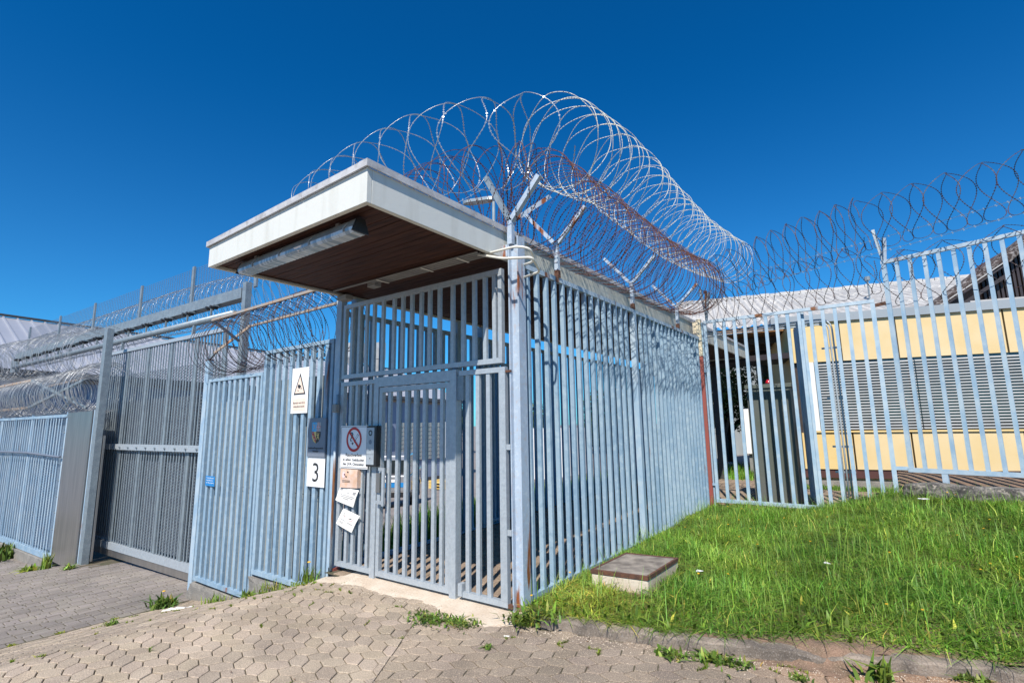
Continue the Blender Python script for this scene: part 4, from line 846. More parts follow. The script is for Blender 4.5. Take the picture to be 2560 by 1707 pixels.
zs_ = np.arange(4.28, 5.10, .045)
for z in zs_: mb.bar(SG(-20.6, .84, z), SG(-6.6, .84, z), .004, .004)
x = -20.6
while x < -6.6: mb.bar(SG(x, .845, 4.26), SG(x, .845, 5.1), .005, .005, up=(0, 1, 0)); x += .11
obj('mesh', mb, SIGNG, mf)
for x in (-20.25, -17.35, -14.6, -11.65, -9.07, -6.6): obj('flat_post', MB().bar(SG(x, .80, 4.26 if x < -7 else 4.265), SG(x, .80, 5.12), .09, .04, up=(0, 1, 0)), GALVD, mf)
bp_ = thing('end_post', 'tall grey box post at the left end of the sliding gate', 'post', (-10.95, -.4, -1.1))
obj('shaft', MB().bar((-11.0, LPt(-10.95, .04), -1.16), (-11.0, LPt(-10.95, .04), 3.87), .19, .13, up=(0, 1, 0)), GALVD, bp_, bevel=.006)
obj('guide_strip', MB().bar((-10.87, LPt(-10.8, .12), -1.0), (-10.87, LPt(-10.8, .12), 1.55), .05, .03, up=(0, 1, 0)), STEEL, bp_)
obj('bolt_strip', MB().bar((-11.13, LPt(-11.2, .0), -1.1), (-11.13, LPt(-11.2, .0), 2.1), .05, .03, up=(0, 1, 0)), BLUE2, bp_)
sp = thing('steel_cover_panel', 'plain brushed steel cover panel between the perforated fence and the box post', 'panel', (-12.1, -.4, -1.2))
obj('sheet', MB().bar((-12.06, LPt(-12.1, .06), -1.22), (-12.06, LPt(-12.1, .06), 2.08), 1.72, .12, up=(0, 1, 0)), STEEL, sp, bevel=.004)
for k in range(9): obj('bolt', MB().tube([(-12.85, LPt(-12.8, -.005), -.9 + k * .36), (-12.85, LPt(-12.8, -.025), -.9 + k * .36)], .016, 6), GALVD, sp)

# perforated blue fence at the far left
lfence = thing('perforated_fence', 'pale blue perforated panel fence on a low wall at the far left', 'fence', (-17, LPt(-17, .1), -1.2))
lx0, lx1 = -24.0, -13.0
obj('top_rail', sbar(lx0, lx1, .08, 1.98, 2.05, .07), BLUE, lfence); obj('bottom_rail', sbar(lx0, lx1, .08, -1.24, -1.12, .09), BLUE, lfence)
for x in (-13.05, -15.65, -18.4, -21.2, -23.95): obj('post', MB().bar(SG(x, .08, -1.55), SG(x, .08, 2.12), .10, .04, up=(0, 1, 0)), BLUE2, lfence)
for x in (-14.35, -17.0, -19.8): obj('mullion', MB().bar(SG(x, .06, -1.12), SG(x, .06, 1.98), .05, .03, up=(0, 1, 0)), BLUE, lfence)
bars(lfence, [(x, LPt(x, .062)) for x in np.arange(-22.5, -13.2, .19)], .045, .008, -1.118, 1.978, BLUE2, ax=(ux, uy, 0))
expanded(lfence, -23.9, -13.1, .085, -1.1, 1.96, MESHB, cw=.07, ch=.06)
obj('backing_sheet', MB().add([SG(lx0, .20, -1.12), SG(lx1, .20, -1.12), SG(lx1, .20, 1.97), SG(lx0, .20, 1.97)], [(0, 1, 2, 3)]), BACKB, lfence)
obj('cable', MB().tube([SG(-22, -.0, 1.22), SG(-18.4, -.0, 1.10), SG(-15.6, -.0, 1.12), SG(-13.0, -.0, 1.06)], .025, 6), SIGNG, lfence)
wl = MB(); wl.bar(SG(-26, .12, -1.75), SG(-13.1, .12, -1.75), .26, 1.0); solo('low_retaining_wall', wl, CONC, 'low grey concrete wall under the far left fence', 'wall', bevel=.01)
xf = thing('wire_support_frame', 'X-shaped rusty frame with long rails above the far left fence', 'wire support', (-14, -.4, 2.1))
obj('rail', MB().bar(SG(-26, -.05, 2.95), SG(-15.6, -.05, 3.0), .06, .06), RUSTP, xf); obj('rail', MB().bar(SG(-26, -.05, 2.28), SG(-15.6, -.05, 2.28), .06, .06), RUSTP, xf)
obj('rail', MB().bar(SG(-17.5, .75, 2.98), SG(-14.3, .75, 3.05), .05, .05), RUSTP, xf)
obj('strut', MB().bar(SG(-15.6, -.05, 3.0), SG(-14.2, .75, 2.25), .06, .06), GALVD, xf); obj('strut', MB().bar(SG(-15.6, -.05, 2.28), SG(-14.3, .75, 3.05), .06, .06), GALVD, xf)
obj('stem', MB().bar(SG(-13.6, .08, 2.12), SG(-13.6, .3, 2.5), .07, .07), GALVD, xf)

# ------------------------------------------------------------------ right-hand fences
fa = thing('lower_right_fence', 'lower blue barred fence with rust-stained top rail, facing the yellow building', 'fence', (1.4, 5.9, .2))
ra = obj('top_rail', MB().box(.075, 5.875, 3.465, 2.72, 5.925, 3.52), BLUERAIL, fa); obj('bottom_rail', MB().box(.075, 5.87, .235, 2.20, 5.925, .295), BLUE2, fa)
ab = [.10] + [.27 + i * .1735 for i in range(14)]
bars(fa, [(x, 5.90) for x in ab], .052, .036, [.295] * 12 + [.2] * 3, 3.4645, BLUE2)
bars(fa, [(2.69, 5.90)], .06, .045, .15, 3.4645, BLUE2, name='stile')
obj('hinge', MB().box(.02, 5.87, .52, .074, 5.90, .56), BLUE, fa); obj('hinge', MB().box(.02, 5.87, 2.55, .074, 5.90, 2.59), BLUE, fa)
br = ybracket(fa, (.14, 5.90, 0), (1, 0, 0), 3.5205, 3.62, (-.08, .52), (.07, .42), w=.045, m=GALVD)
obj('rusty_arm', MB().bar((.14, 5.93, 3.60), (.13, 6.02, 4.12), .04, .04), RUST, br)
Bd = Vector((.964, -.266, 0)).normalized(); B0 = Vector((2.87, 5.90, 0))
def BB(s, z, o=0.0): return B0 + Bd * s + Vector((-Bd.y, Bd.x, 0)) * o + Vector((0, 0, z))
fb = thing('taller_right_fence', 'taller blue barred fence raised on short legs behind the stone block', 'fence', tuple(BB(1.5, .5)))
obj('top_rail', MB().bar(BB(0, 4.09), BB(3.6, 4.09), .05, .055), BLUERAIL, fb); obj('bottom_rail', MB().bar(BB(0, .90), BB(3.6, .90), .055, .06), BLUE2, fb)
bars(fb, [tuple(BB(.035, 0))[:2]], .06, .045, .931, 4.062, BLUE2, ax=tuple(Bd), name='stile')
bars(fb, [tuple(BB(.20 + i * .172, 0))[:2] for i in range(19)], .048, .036, .931, 4.062, BLUE2, ax=tuple(Bd))
bars(fb, [tuple(BB(.42, 0))[:2], tuple(BB(2.05, 0))[:2]], .07, .05, .4, .869, BLUE2, ax=tuple(Bd), name='leg')
obj('tie_plate', MB().bar((2.72, 5.90, .92), (2.865, 5.90, .92), .03, .05), BLUE2, fb); obj('rusty_tie', MB().bar((2.72, 5.90, 3.42), (2.865, 5.90, 3.44), .03, .05), RUST, fb)
obj('arm', MB().bar(BB(.03, 4.12), BB(-.06, 4.66, .04), .045, .045), GALVD, fb); obj('arm', MB().bar(BB(.05, 4.12), BB(.10, 4.46, -.06), .045, .045), POSTM, fb)
rl = thing('open_fence_leaf', 'blue barred leaf swung back from the lower right fence, seen edge-on', 'gate', (1.7, 6.4, .2))
ld = Vector((-.20, 1, 0)).normalized(); l0 = Vector((1.70, 5.99, 0))
bars(rl, [tuple(l0 + ld * (i * .15))[:2] for i in range(13)], .05, .045, .24, 3.42, BLUE2, ax=tuple(ld))
obj('frame', MB().bar(l0 + Vector((0, 0, 3.445)), l0 + ld * 1.85 + Vector((0, 0, 3.445)), .045, .045).bar(l0 + Vector((0, 0, .215)), l0 + ld * 1.85 + Vector((0, 0, .215)), .045, .045), BLUE2, rl)
# conduits on the right-hand fence
cf = thing('conduit_run', 'three grey conduits along the lower right fence, bending down to the ground', 'conduit', (1.4, 6.05, .3))
for i in range(3):
    mb = MB(); mb.tube(arc([(-.1, 6.04, 3.32 - i * .042), (1.5, 6.04, 3.32 - i * .042), (2.10 - i * .045, 6.04, 3.32 - i * .042), (2.12 - i * .045, 6.04, 1.5), (2.12 - i * .045, 6.04, .1)], .20 - i * .04, 7), .014, 8); obj('pipe', mb, GALV, cf, smooth=True)
for z in (2.83, 2.0, 1.22, .82, .4): obj('clip_rail', MB().box(1.92, 6.062, z - .015, 2.20, 6.082, z + .015), GALV, cf)

st = solo('stone_block', rough_block(2.80, 5.52, .28, 5.6, 5.80, .745, 5, .014).xf(Matrix.Translation((2.8, 5.7, 0)) @ Matrix.Rotation(math.radians(-13), 4, 'Z') @ Matrix.Translation((-2.8, -5.7, 0))), ROCKM, 'long dark weathered stone block at the foot of the taller fence', 'stone block', smooth=True)
# manhole
mh = thing('manhole_box', 'low concrete box with a rusty framed lid, in the grass by the cage', 'manhole', (.5, 1.25, .02))
c4 = [(.225, .80), (.79, .865), (.80, 1.70), (.24, 1.61)]
def poly_in(c, k): cx_ = sum(p[0] for p in c) / 4; cy_ = sum(p[1] for p in c) / 4; return [(cx_ + (p[0] - cx_) * k, cy_ + (p[1] - cy_) * k) for p in c]
mb = MB(); q = poly_in(c4, .97); mb.prism([(a, b, .0) for a, b in q], (0, 0, .2135)); obj('concrete_box', mb, CONCL, mh, bevel=.012)
q0 = poly_in(c4, .985); q1 = poly_in(c4, .90); mb = MB(); mb.v = [(a, b, .214) for a, b in q0] + [(a, b, .25) for a, b in q0] + [(a, b, .25) for a, b in q1] + [(a, b, .24) for a, b in q1]
mb.f = [(i, (i + 1) % 4, 4 + (i + 1) % 4, 4 + i) for i in range(4)] + [(4 + i, 4 + (i + 1) % 4, 8 + (i + 1) % 4, 8 + i) for i in range(4)] + [(8 + i, 8 + (i + 1) % 4, 12 + (i + 1) % 4, 12 + i) for i in range(4)] + [(3, 2, 1, 0)]
obj('rusty_frame', mb, RUST, mh); mb = MB(); mb.prism([(a, b, .216) for a, b in poly_in(c4, .895)], (0, 0, .030)); obj('lid', mb, LID, mh)

# ------------------------------------------------------------------ yellow building on the right
F0 = Vector((1.241, 10.53, 0)); fr = Vector((.966, .26, 0)).normalized(); fn = Vector((-fr.y, fr.x, 0))
def FP(s, t, z): return F0 + fr * s + fn * t + Vector((0, 0, z))
def fbox(mb, s0, s1, t0, t1, z0, z1):
    return mb.prism([FP(s0, t0, z0), FP(s1, t0, z0), FP(s1, t0, z1), FP(s0, t0, z1)], fn * (t1 - t0))
yb = thing('yellow_building', 'low yellow panelled building with a long slatted window, right', 'building', tuple(FP(3, 3, .1)))
mb = MB(); fbox(mb, -.35, 9, .12, 6, .0, 4.02); obj('wall', mb, YELD, yb)
seams = [-.35, .72, 1.86, 2.88, 3.86, 4.9, 5.9, 6.9, 7.9, 9.0]
for a, b in zip(seams[:-1], seams[1:]):
    mb = MB(); fbox(mb, a + .018, b - .018, 0.0, .118, 3.05, 4.015); obj('upper_panel', mb, YELD if a < .5 else YEL, yb)
    a2 = a + .03
    mb = MB(); fbox(mb, a2 + .015, b + .01, 0.0, .118, .50, 1.345); obj('lower_panel', mb, YELD if a < .5 else YEL, yb)
mb = MB(); fbox(mb, -.35, 9, .10, .119, .50, 4.01); obj('seam_backing', mb, SEAM, yb)
mb = MB(); fbox(mb, -.05, 9, -.04, .10, 1.352, 1.392); obj('sill', mb, YELD, yb)
mb = MB(); fbox(mb, -.35, 9, .03, .11, .30, .495); obj('base_trim', mb, BASEB, yb); mb = MB(); fbox(mb, -.35, 9, -.15, .02, .06, .24); obj('foundation', mb, CONC, yb)
mb = MB(); fbox(mb, -.75, 9, -.06, .5, 4.02, 4.215); obj('roof_fascia', mb, GREYF, yb)
wn = obj('window', fbox(MB(), .10, 9, .055, .095, 1.395, 3.045), GLASS, yb)
mb = MB(); fbox(mb, -.02, .10, -.02, .10, 1.395, 3.045); obj('frame', mb, WFRAME, wn)
for s_ in (2.0, 2.35, 4.3, 4.6): mb = MB(); fbox(mb, s_, s_ + .05, .03, .054, 1.395, 3.045); obj('mullion', mb, HALLD, wn)
mb = MB()
for s0, s1 in ((.17, 2.12), (2.14, 4.40), (4.42, 6.7)):
    z = 1.44
    while z < 3.0:
        for a, b in ((s0, s1),):
            mb.add([FP(a, -.035, z - .016), FP(b, -.035, z - .016), FP(b, .004, z + .021), FP(a, .004, z + .021)], [(0, 1, 2, 3)])
        z += .0665
obj('blind', mb, SLAT, yb, label='outside venetian blind of many pale slats')
mb = MB(); fbox(mb, .125, .165, -.04, .02, 1.40, 3.04); obj('blind_guide', mb, SLAT, yb)
# orange-brown overhang and big corrugated roof behind
rb = thing('corrugated_roof_building', 'building with a wide pale corrugated roof and brown overhang, behind the yellow one', 'building', tuple(FP(0, 6, 0)))
mb = MB(); n = 0; s0, s1 = -3.4, 7.5; ds = .045; k = int((s1 - s0) / ds)
for i in range(k + 1):
    s = s0 + i * ds; w_ = .05 * math.cos(2 * PI * s / .22)
    for (t, z) in ((.9, 4.20), (3.4, 5.00), (3.405, 5.03), (6.2, 5.93), (6.205, 5.96), (8.2, 6.60)):
        tt = t if s > -1.0 else t
        mb.v.append(tuple(FP(s, tt, z + w_)))
for i in range(k):
    for j in range(5): a = i * 6 + j; mb.f.append((a, a + 6, a + 7, a + 1))
obj('corrugated_sheets', mb, CORR, rb)
mb = MB()
for i in range(int((s1 - s0) / .36)): s = s0 + i * .36; fbox(mb, s, s + .34, 8.1, 8.35, 6.57, 6.68 + .02 * (i % 2))
obj('ridge_caps', mb, CORR, rb)
mb = MB(); mb.add([FP(-2.3, .95, 4.08), FP(0, .95, 4.08), FP(0, 7.5, 4.08), FP(-2.3, 7.5, 4.08)], [(3, 2, 1, 0)]); obj('soffit', mb, SOFFO, rb)
mb = MB(); fbox(mb, -2.3, -.36, .93, .97, 4.02, 4.16); obj('eaves_board', mb, SOFFO, rb)
mb = MB(); fbox(mb, -3.35, -2.301, .93, 1.0, 3.98, 4.17); obj('eaves_board', mb, HALLD, rb)
for t in (2.2, 3.7, 5.4): mb = MB(); fbox(mb, -2.2, -.4, t, t + .14, 3.90, 4.075); obj('rafter', mb, HALLD, rb)
mb = MB(); fbox(mb, -.5, 7.4, 6.1, 9.0, .0, 3.95); obj('wall', mb, HALLD, rb)
mb = MB(); fbox(mb, -2.25, -2.1, .98, 1.12, .1, 3.95); obj('column', mb, HALLD, rb)
# dark brown roof at the right edge
dk = thing('dark_brown_building', 'dark brown fluted building with a mossy sloping roof edge, upper right', 'building', tuple(FP(4.5, 1.2, 4)))
mb = MB(); mb.prism([FP(3.35, 1.2, 4.0), FP(7.4, 1.2, 4.0), FP(7.4, 1.2, 6.9), FP(5.3, 1.2, 6.05), FP(4.35, 1.2, 5.10), FP(3.35, 1.2, 4.45)], fn * 3.0); obj('gable_wall', mb, BRNP, dk)
mb = MB(); s = 4.05
while s < 7.3:
    zt = 4.9 + (s - 4.05) * .98; mb.prism([FP(s, 1.10, 4.24), FP(s + .05, 1.10, 4.24), FP(s + .05, 1.10, min(zt, 6.9)), FP(s, 1.10, min(zt, 6.9))], fn * .095); s += .085
obj('fluted_cladding', mb, BRND, dk)
mb = MB(); N_ = 46; rs = random.Random(3)
for i in range(N_ + 1):
    f_ = i / N_; s = 2.85 + f_ * 4.3; z = 4.28 + f_ * 3.35 - .15 * math.sin(f_ * PI); j1 = rs.uniform(-.03, .03); j2 = rs.uniform(-.05, .05)
    for (dt, dz) in ((-.25, -.14 + j2), (-.28, -.02 + j1), (-.10, .10 + j1), (.6, .12), (.6, -.05)): mb.v.append(tuple(FP(s, 1.1 + dt, z + dz)))
for i in range(N_):
    for j in range(4): a = i * 5 + j; mb.f.append((a, a + 5, a + 6, a + 1))
obj('roof_edge', mb, VERGE, dk); mb = MB(); mb.bar(FP(2.95, .80, 4.22), FP(4.45, .80, 5.22), .03, .04); mb.bar(FP(3.3, .95, 4.2), FP(4.5, .95, 5.0), .05, .08); obj('roof_trim', mb, BRND, dk)
mb = MB(); mb.bar(FP(2.92, .76, 4.27), FP(4.45, .76, 5.30), .02, .022); obj('metal_strip', mb, SILV, dk)
mb = MB(); fbox(mb, 3.55, 4.6, .55, 1.05, 4.22, 4.36); obj('pale_ledge', mb, SILV, dk)
rw = thing('rear_walkway_roof', 'dark flat walkway roof continuing behind the stained canopy end', 'walkway roof', (-1, 15, 2.9))
obj('deck', MB().box(-3.0, 10.60, 3.20, .9, 12.0, 3.34), BRND, rw); obj('edge_beam', MB().box(.901, 10.60, 3.05, .98, 12.0, 3.40), HALLD, rw); obj('edge_beam', MB().box(-3.08, 10.60, 3.05, -3.001, 12.0, 3.40), HALLD, rw)
bars(rw, [(.94, y) for y in (11.0, 11.9)] + [(-3.04, y) for y in (11.0, 11.9)], .08, .08, .0, 3.049, HALLD, name='column')
hg = thing('pale_outbuilding', 'pale building closing the view behind the shrubs', 'building', (-2, 26, 0))
obj('wall', MB().box(-7, 26, -.3, 6, 30, 5.2), BACKS, hg); obj('roof', MB().box(-7.3, 25.7, 5.201, 6.3, 30.3, 5.4), GREYF, hg); obj('window', MB().box(-3.2, 25.95, 1.0, -.6, 25.999, 2.1), GLASS, hg)
# cabinet with beacon
cb = thing('electrical_cabinet', 'tall charcoal cabinet with a red beacon behind the lower right fence', 'cabinet', (.9, 7.2, .1))
obj('body', MB().box(.50, 7.0, .14, 1.26, 7.45, 2.27), CABM, cb, bevel=.006); obj('lid', MB().box(.47, 6.97, 2.271, 1.29, 7.48, 2.345), CABM, cb, bevel=.006); obj('plinth', MB().box(.53, 7.02, .10, 1.23, 7.43, .139), SILV, cb)
be = obj('beacon', MB().dome((.88, 7.12, 2.346), .055, .10, 16, 6), BEAC, cb, smooth=True); obj('base_ring', MB().tube([(.88, 7.12, 2.346), (.88, 7.12, 2.37)], .062, 14), BLKP, be)
obj('seam_line', MB().box(.878, 6.996, .16, .882, 6.9995, 2.26), BLACK, cb)
jb = thing('meter_box', 'small grey box on a dark stand right of the charcoal cabinet', 'box', (1.5, 7.6, .1))
obj('box', MB().box(1.37, 7.5, 1.30, 1.55, 7.62, 1.60), PLAST, jb); obj('stand', MB().box(1.42, 7.63, .1, 1.50, 7.70, 1.6), BRND, jb)
wb = thing('white_enclosure', 'white box enclosure in the grass beyond the corridor', 'box', (-.5, 11.8, .1))
obj('body', MB().box(-.62, 11.6, .75, -.15, 12.3, 2.0), WHITE, wb, bevel=.02); obj('legs', MB().box(-.55, 11.7, .1, -.45, 11.8, .749).box(-.3, 11.7, .1, -.2, 11.8, .749), PLAST, wb)

# ------------------------------------------------------------------ large hall, yard and what stands in it
hl = thing('industrial_hall', 'large blue grey hall with a pale lilac standing seam roof, left background', 'building', (-30, 12, -2.5))
def hz(y, z0, z1): return z0 + (z1 - z0) * (y + 4) / 32.0
y0_, y1_ = -4.0, 28.0
mb = MB(); mb.add([(-26, y0_, -2.8), (-26, y1_, -2.8), (-26, y1_, 3.6), (-26, y0_, 4.25), (-46, y0_, -2.8), (-46, y1_, -2.8), (-46, y1_, 3.6), (-46, y0_, 4.25)], [(0, 1, 2, 3), (5, 4, 7, 6), (1, 5, 6, 2), (4, 0, 3, 7)]); obj('wall', mb, HALLW, hl)
mb = MB(); mb.add([(-25.6, y0_, 4.25), (-25.6, y1_, 3.62), (-34, y1_, 6.75), (-34, y0_, 7.75), (-46, y0_, 4.0), (-46, y1_, 3.5)], [(0, 1, 2, 3), (3, 2, 5, 4)]); rf_ = obj('roof', mb, HALLR, hl)
mb = MB(); y = y0_
while y < y1_:
    f_ = (y - y0_) / 32; mb.bar((-25.6, y, 4.27 - .63 * f_), (-34, y, 7.77 - 1.0 * f_), .06, .10); y += .55
obj('standing_seam', mb, HALLR, rf_, label='row of raised seams on the lilac roof')
mb = MB(); mb.bar((-34, y0_, 7.85), (-34, y1_, 6.85), .3, .08); obj('ridge_cap', mb, HALLD, rf_)
mb = MB(); mb.bar((-25.55, y0_, 4.14), (-25.55, y1_, 3.52), .18, .22); obj('gutter', mb, HALLD, hl); mb = MB(); mb.bar((-25.95, y0_, 3.92), (-25.95, y1_, 3.30), .12, .14); obj('eaves_strip', mb, RUSTP, hl)
for (a, b) in ((6.0, 14.6), (16.0, 20.5), (21.2, 26.0)):
    w_ = obj('window_band', MB().box(-25.95, a, -.8, -25.9, b, 1.9), GBLOCK, hl)
    mb = MB(); y = a
    while y < b: mb.box(-25.899, y, -.8, -25.88, y + .03, 1.9); y += .3
    z = -.8
    while z < 1.9: mb.box(-25.879, a, z, -25.87, b, z + .03); z += .3
    obj('glazing_grid', mb, SILV, w_); obj('frame', MB().box(-25.93, b + .001, -.85, -25.84, b + .22, 1.95), WHITE, w_)
obj('base_strip', MB().box(-25.99, y0_, -2.8, -25.90, y1_, -2.15), HALLD, hl)
for (yv, zz, w_) in ((16.45, 6.1, .55), (17.9, 6.25, .40)):
    v_ = thing('roof_vent', ('wide', 'slim')[yv > 17] + ' pale faceted metal vent on the lilac roof', 'vent', (-24.5, yv * 1.0, 5))
    cx_ = -26.5; mb = MB(); cyv = {16.45: 17.9, 17.9: 20.0}[yv]
    rings = [(.6 * w_, 3.9), (.6 * w_, 5.6), (1.5 * w_, 6.3), (1.25 * w_, 7.3), (.55 * w_, 7.35)] if yv < 17 else [(1.0 * w_, 3.9), (1.0 * w_, 6.4), (1.1 * w_, 6.42), (1.1 * w_, 7.6), (.5 * w_, 7.62)]
    ns_ = 6
    for (r_, z) in rings:
        for q_ in range(ns_): mb.v.append((cx_ + r_ * math.cos(2 * PI * q_ / ns_ + .3), cyv + r_ * math.sin(2 * PI * q_ / ns_ + .3), z))
    for j in range(len(rings) - 1):
        for q_ in range(ns_): mb.f.append((j * ns_ + q_, j * ns_ + (q_ + 1) % ns_, (j + 1) * ns_ + (q_ + 1) % ns_, (j + 1) * ns_ + q_))
    mb.f.append(tuple((len(rings) - 1) * ns_ + q_ for q_ in range(ns_))); obj('cowl', mb, WIREC if False else SLAT, v_)
    v_.location = (0, 0, 0); 
    for ch in v_.children: ch.location = (0, 0, 0)
    for ch in v_.children:
        me = ch.data
        for vv in me.vertices: vv.co += WLOC[v_.name] if False else Vector((0, 0, 0))
    # the empty stands at the vent's foot
    for ch in v_.children:
        for vv in ch.data.vertices: vv.co += WLOC[v_.name] - Vector((cx_, cyv, 3.9))
    v_.location = (cx_, cyv, 3.9)
cnt = thing('white_container', 'plain white container wall beyond the yard, right of the hall', 'container', (-16, 22, -1.7))
obj('shell', MB().box(-19.0, 22, -1.55, -12.5, 24.4, 1.4), WHITE, cnt); obj('base', MB().box(-19.0, 21.97, -1.85, -12.5, 24.3, -1.551), RUSTP, cnt)
pl = thing('wooden_pallets', 'small stack of orange wooden pallets by the hall', 'pallet', (-17.5, 17.5, -1.8))
for k in range(3): obj('pallet', MB().box(-18.6, 17.2, -1.8 + k * .15, -17.5, 18.3, -1.76 + k * .15).box(-18.6, 17.2, -1.75 + k * .15, -18.4, 18.3, -1.67 + k * .15).box(-17.7, 17.2, -1.75 + k * .15, -17.5, 18.3, -1.67 + k * .15), GOLD, pl)
# parked van
vn = thing('parked_van', 'grey van with red tail lights and blue stripe, parked beyond the bars', 'van', (0, 0, 0))
vo = Vector((-12.3, 8.9, 0)); vf = Vector((-.66, .75, 0)).normalized(); vr = Vector((vf.y, -vf.x, 0)); gzv = float(gz(-12.3, 8.9))
def VP(a, b, z): return vo + vr * a + vf * b + Vector((0, 0, gzv + z))
def vbox(a0, a1, b0, b1, z0, z1, ta=0.0, tb=0.0):
    m_ = MB(); P = [VP(a0, b0, z0), VP(a1, b0, z0), VP(a1, b1, z0), VP(a0, b1, z0), VP(a0 + ta, b0 + tb, z1), VP(a1 - ta, b0 + tb, z1), VP(a1 - ta, b1 - tb, z1), VP(a0 + ta, b1 - tb, z1)]
    return m_.add(P, [(0, 3, 2, 1), (4, 5, 6, 7), (0, 1, 5, 4), (1, 2, 6, 5), (2, 3, 7, 6), (3, 0, 4, 7)])
obj('body', vbox(-.85, .85, 0, 4.2, .35, 1.15), VANM, vn, bevel=.06); obj('cabin', vbox(-.83, .83, .05, 3.2, 1.151, 1.85, .14, .16), VANM, vn, bevel=.06)
obj('rear_window', vbox(-.66, .66, .03, .10, 1.22, 1.68), GLASS, vn); obj('bumper', vbox(-.87, .87, -.08, .1, .38, .58), BLKP, vn, bevel=.03); obj('stripe', vbox(-.70, .70, -.012, .0, .72, .88), SGNB, vn); obj('rear_plate', vbox(-.26, .26, -.02, -.013, .90, 1.0), WHITE, vn)
for a in (-.80, .72): obj('tail_light', vbox(a, a + .09, -.015, .05, .80, 1.25), RED, vn, bevel=.01)
for a in (-.86, .66):
    for b in (.75, 3.4):
        w_ = obj('wheel', MB().tube([VP(a, b, .33), VP(a + .2, b, .33)], .33, 18), TYRE, vn); obj('rim', MB().tube([VP(a - .01, b, .33), VP(a + .21, b, .33)], .19, 14), SILV, w_)
for o in [c for c in vn.children]: pass
# street lamp
lm = thing('street_lamp', 'grey street lamp with a flat head, seen behind the corner razor wire', 'street lamp', (-7.3, 9.0, -.6))
obj('pole', MB().tube([(-7.35, 9.0, -.6), (-7.35, 9.0, 4), (-7.35, 9.0, 9.1)], [.09, .075, .05], 12), GALVD, lm, smooth=True)
hd = Vector((-.93, -.1, .10)).normalized(); hs = Vector((.1, -.99, 0)); hp = Vector((-7.35, 9.0, 9.15)); mb = MB()
P_ = [(0, .10), (.15, .16), (1.0, .17), (1.25, .05)]
for t_, w_ in P_: 
    c_ = hp + hd * t_; mb.v += [tuple(c_ - hs * w_), tuple(c_ + hs * w_), tuple(c_ + hs * w_ * .7 + Vector((0, 0, .13))), tuple(c_ - hs * w_ * .7 + Vector((0, 0, .13)))]
for i in range(3):
    for j in range(4): a = i * 4 + j; b = i * 4 + (j + 1) % 4; mb.f.append((a, b, b + 4, a + 4))
mb.f += [(3, 2, 1, 0), (12, 13, 14, 15)]; hh = obj('lamp_head', mb, GALVD, lm); mb = MB(); c1 = hp + hd * .25 - Vector((0, 0, .006)); mb.prism([c1 - hs * .12, c1 + hs * .12, c1 + hs * .12 + hd * .8, c1 - hs * .12 + hd * .8], (0, 0, .004)); obj('lens', mb, LENS, hh)
solo('antenna_pole', MB().tube([FP(2.6, 4.5, 4.6), FP(2.6, 4.5, 6.0)], .03, 6).tube([FP(2.6, 4.5, 6.0), FP(2.6, 4.5, 6.12)], .08, 8), GALVD, 'short thin pole on the corrugated roof', 'pole')

# ------------------------------------------------------------------ vegetation
def leaf_cloud(n, centers, radii, size, rs, flat=.5):
    k = rs.randint(0, len(centers), n); c = np.array(centers)[k]; r = np.array(radii)[k]
    d = rs.normal(size=(n, 3)); d /= np.linalg.norm(d, axis=1)[:, None]; p = c + d * r * (rs.uniform(.25, 1, n) ** .5)[:, None]
    nrm = rs.normal(size=(n, 3)) * flat + d + np.array([0, 0, .4]); nrm /= np.linalg.norm(nrm, axis=1)[:, None]
    a = np.cross(nrm, rs.normal(size=(n, 3))); a /= np.linalg.norm(a, axis=1)[:, None]; b = np.cross(nrm, a); s = size * rs.uniform(.6, 1.3, n)[:, None]
    V = np.concatenate([p - a * s, p + b * s * .45, p + a * s, p - b * s * .45]); i = np.arange(n); F = np.stack([i, i + n, i + 2 * n, i + 3 * n], 1)
    t = rs.uniform(.55, 1.35, n)[:, None] * np.array([1, 1, 1]); t = t * (1 + rs.normal(0, .05, (n, 3))); return V, F, np.concatenate([t] * 4)
def bush(name, label, cat, base, hgt, wid, n, size, seed, group=None, trunk=.3, m=BUSHM):
    rs = np.random.RandomState(seed); t = thing(name, label, cat, base, group); b = Vector(base); mb = MB()
    mb.tube([b, b + Vector((.05, .03, hgt * trunk)), b + Vector((0, 0, hgt * .8))], [wid * .06, wid * .045, wid * .015], 7)
    cs_ = []; rr = []
    for k in range(9):
        a = rs.uniform(0, 2 * PI); zz = hgt * (trunk * .7 + (1 - trunk * .7) * rs.uniform(.12, .92)); q = wid * .5 * rs.uniform(.1, .75)
        e = b + Vector((q * math.cos(a), q * math.sin(a), zz)); cs_.append(tuple(e)); s_ = wid * rs.uniform(.20, .36); rr.append((s_, s_, s_ * rs.uniform(.8, 1.3))); mb.tube([b + Vector((0, 0, hgt * trunk * .8)), (b + e) / 2 + Vector((0, 0, hgt * .15)), e], [wid * .03, wid * .02, wid * .008], 5)
    obj('trunk', mb, BARK, t); V, F, T = leaf_cloud(n, cs_, rr, size, rs); o = fastobj('crown', V, F, m, t, tint=T); return t
bush('shrub', 'dense green shrub behind the corridor bars beside the red post', 'shrub', (-2.6, 17.6, .1), 3.9, 3.8, 11000, .07, 21, m=BUSHL)
bush('shrub', 'dark shrub between the white enclosure and the charcoal cabinet', 'shrub', (.2, 18.6, .1), 3.9, 3.4, 9000, .07, 22, m=BUSHL)
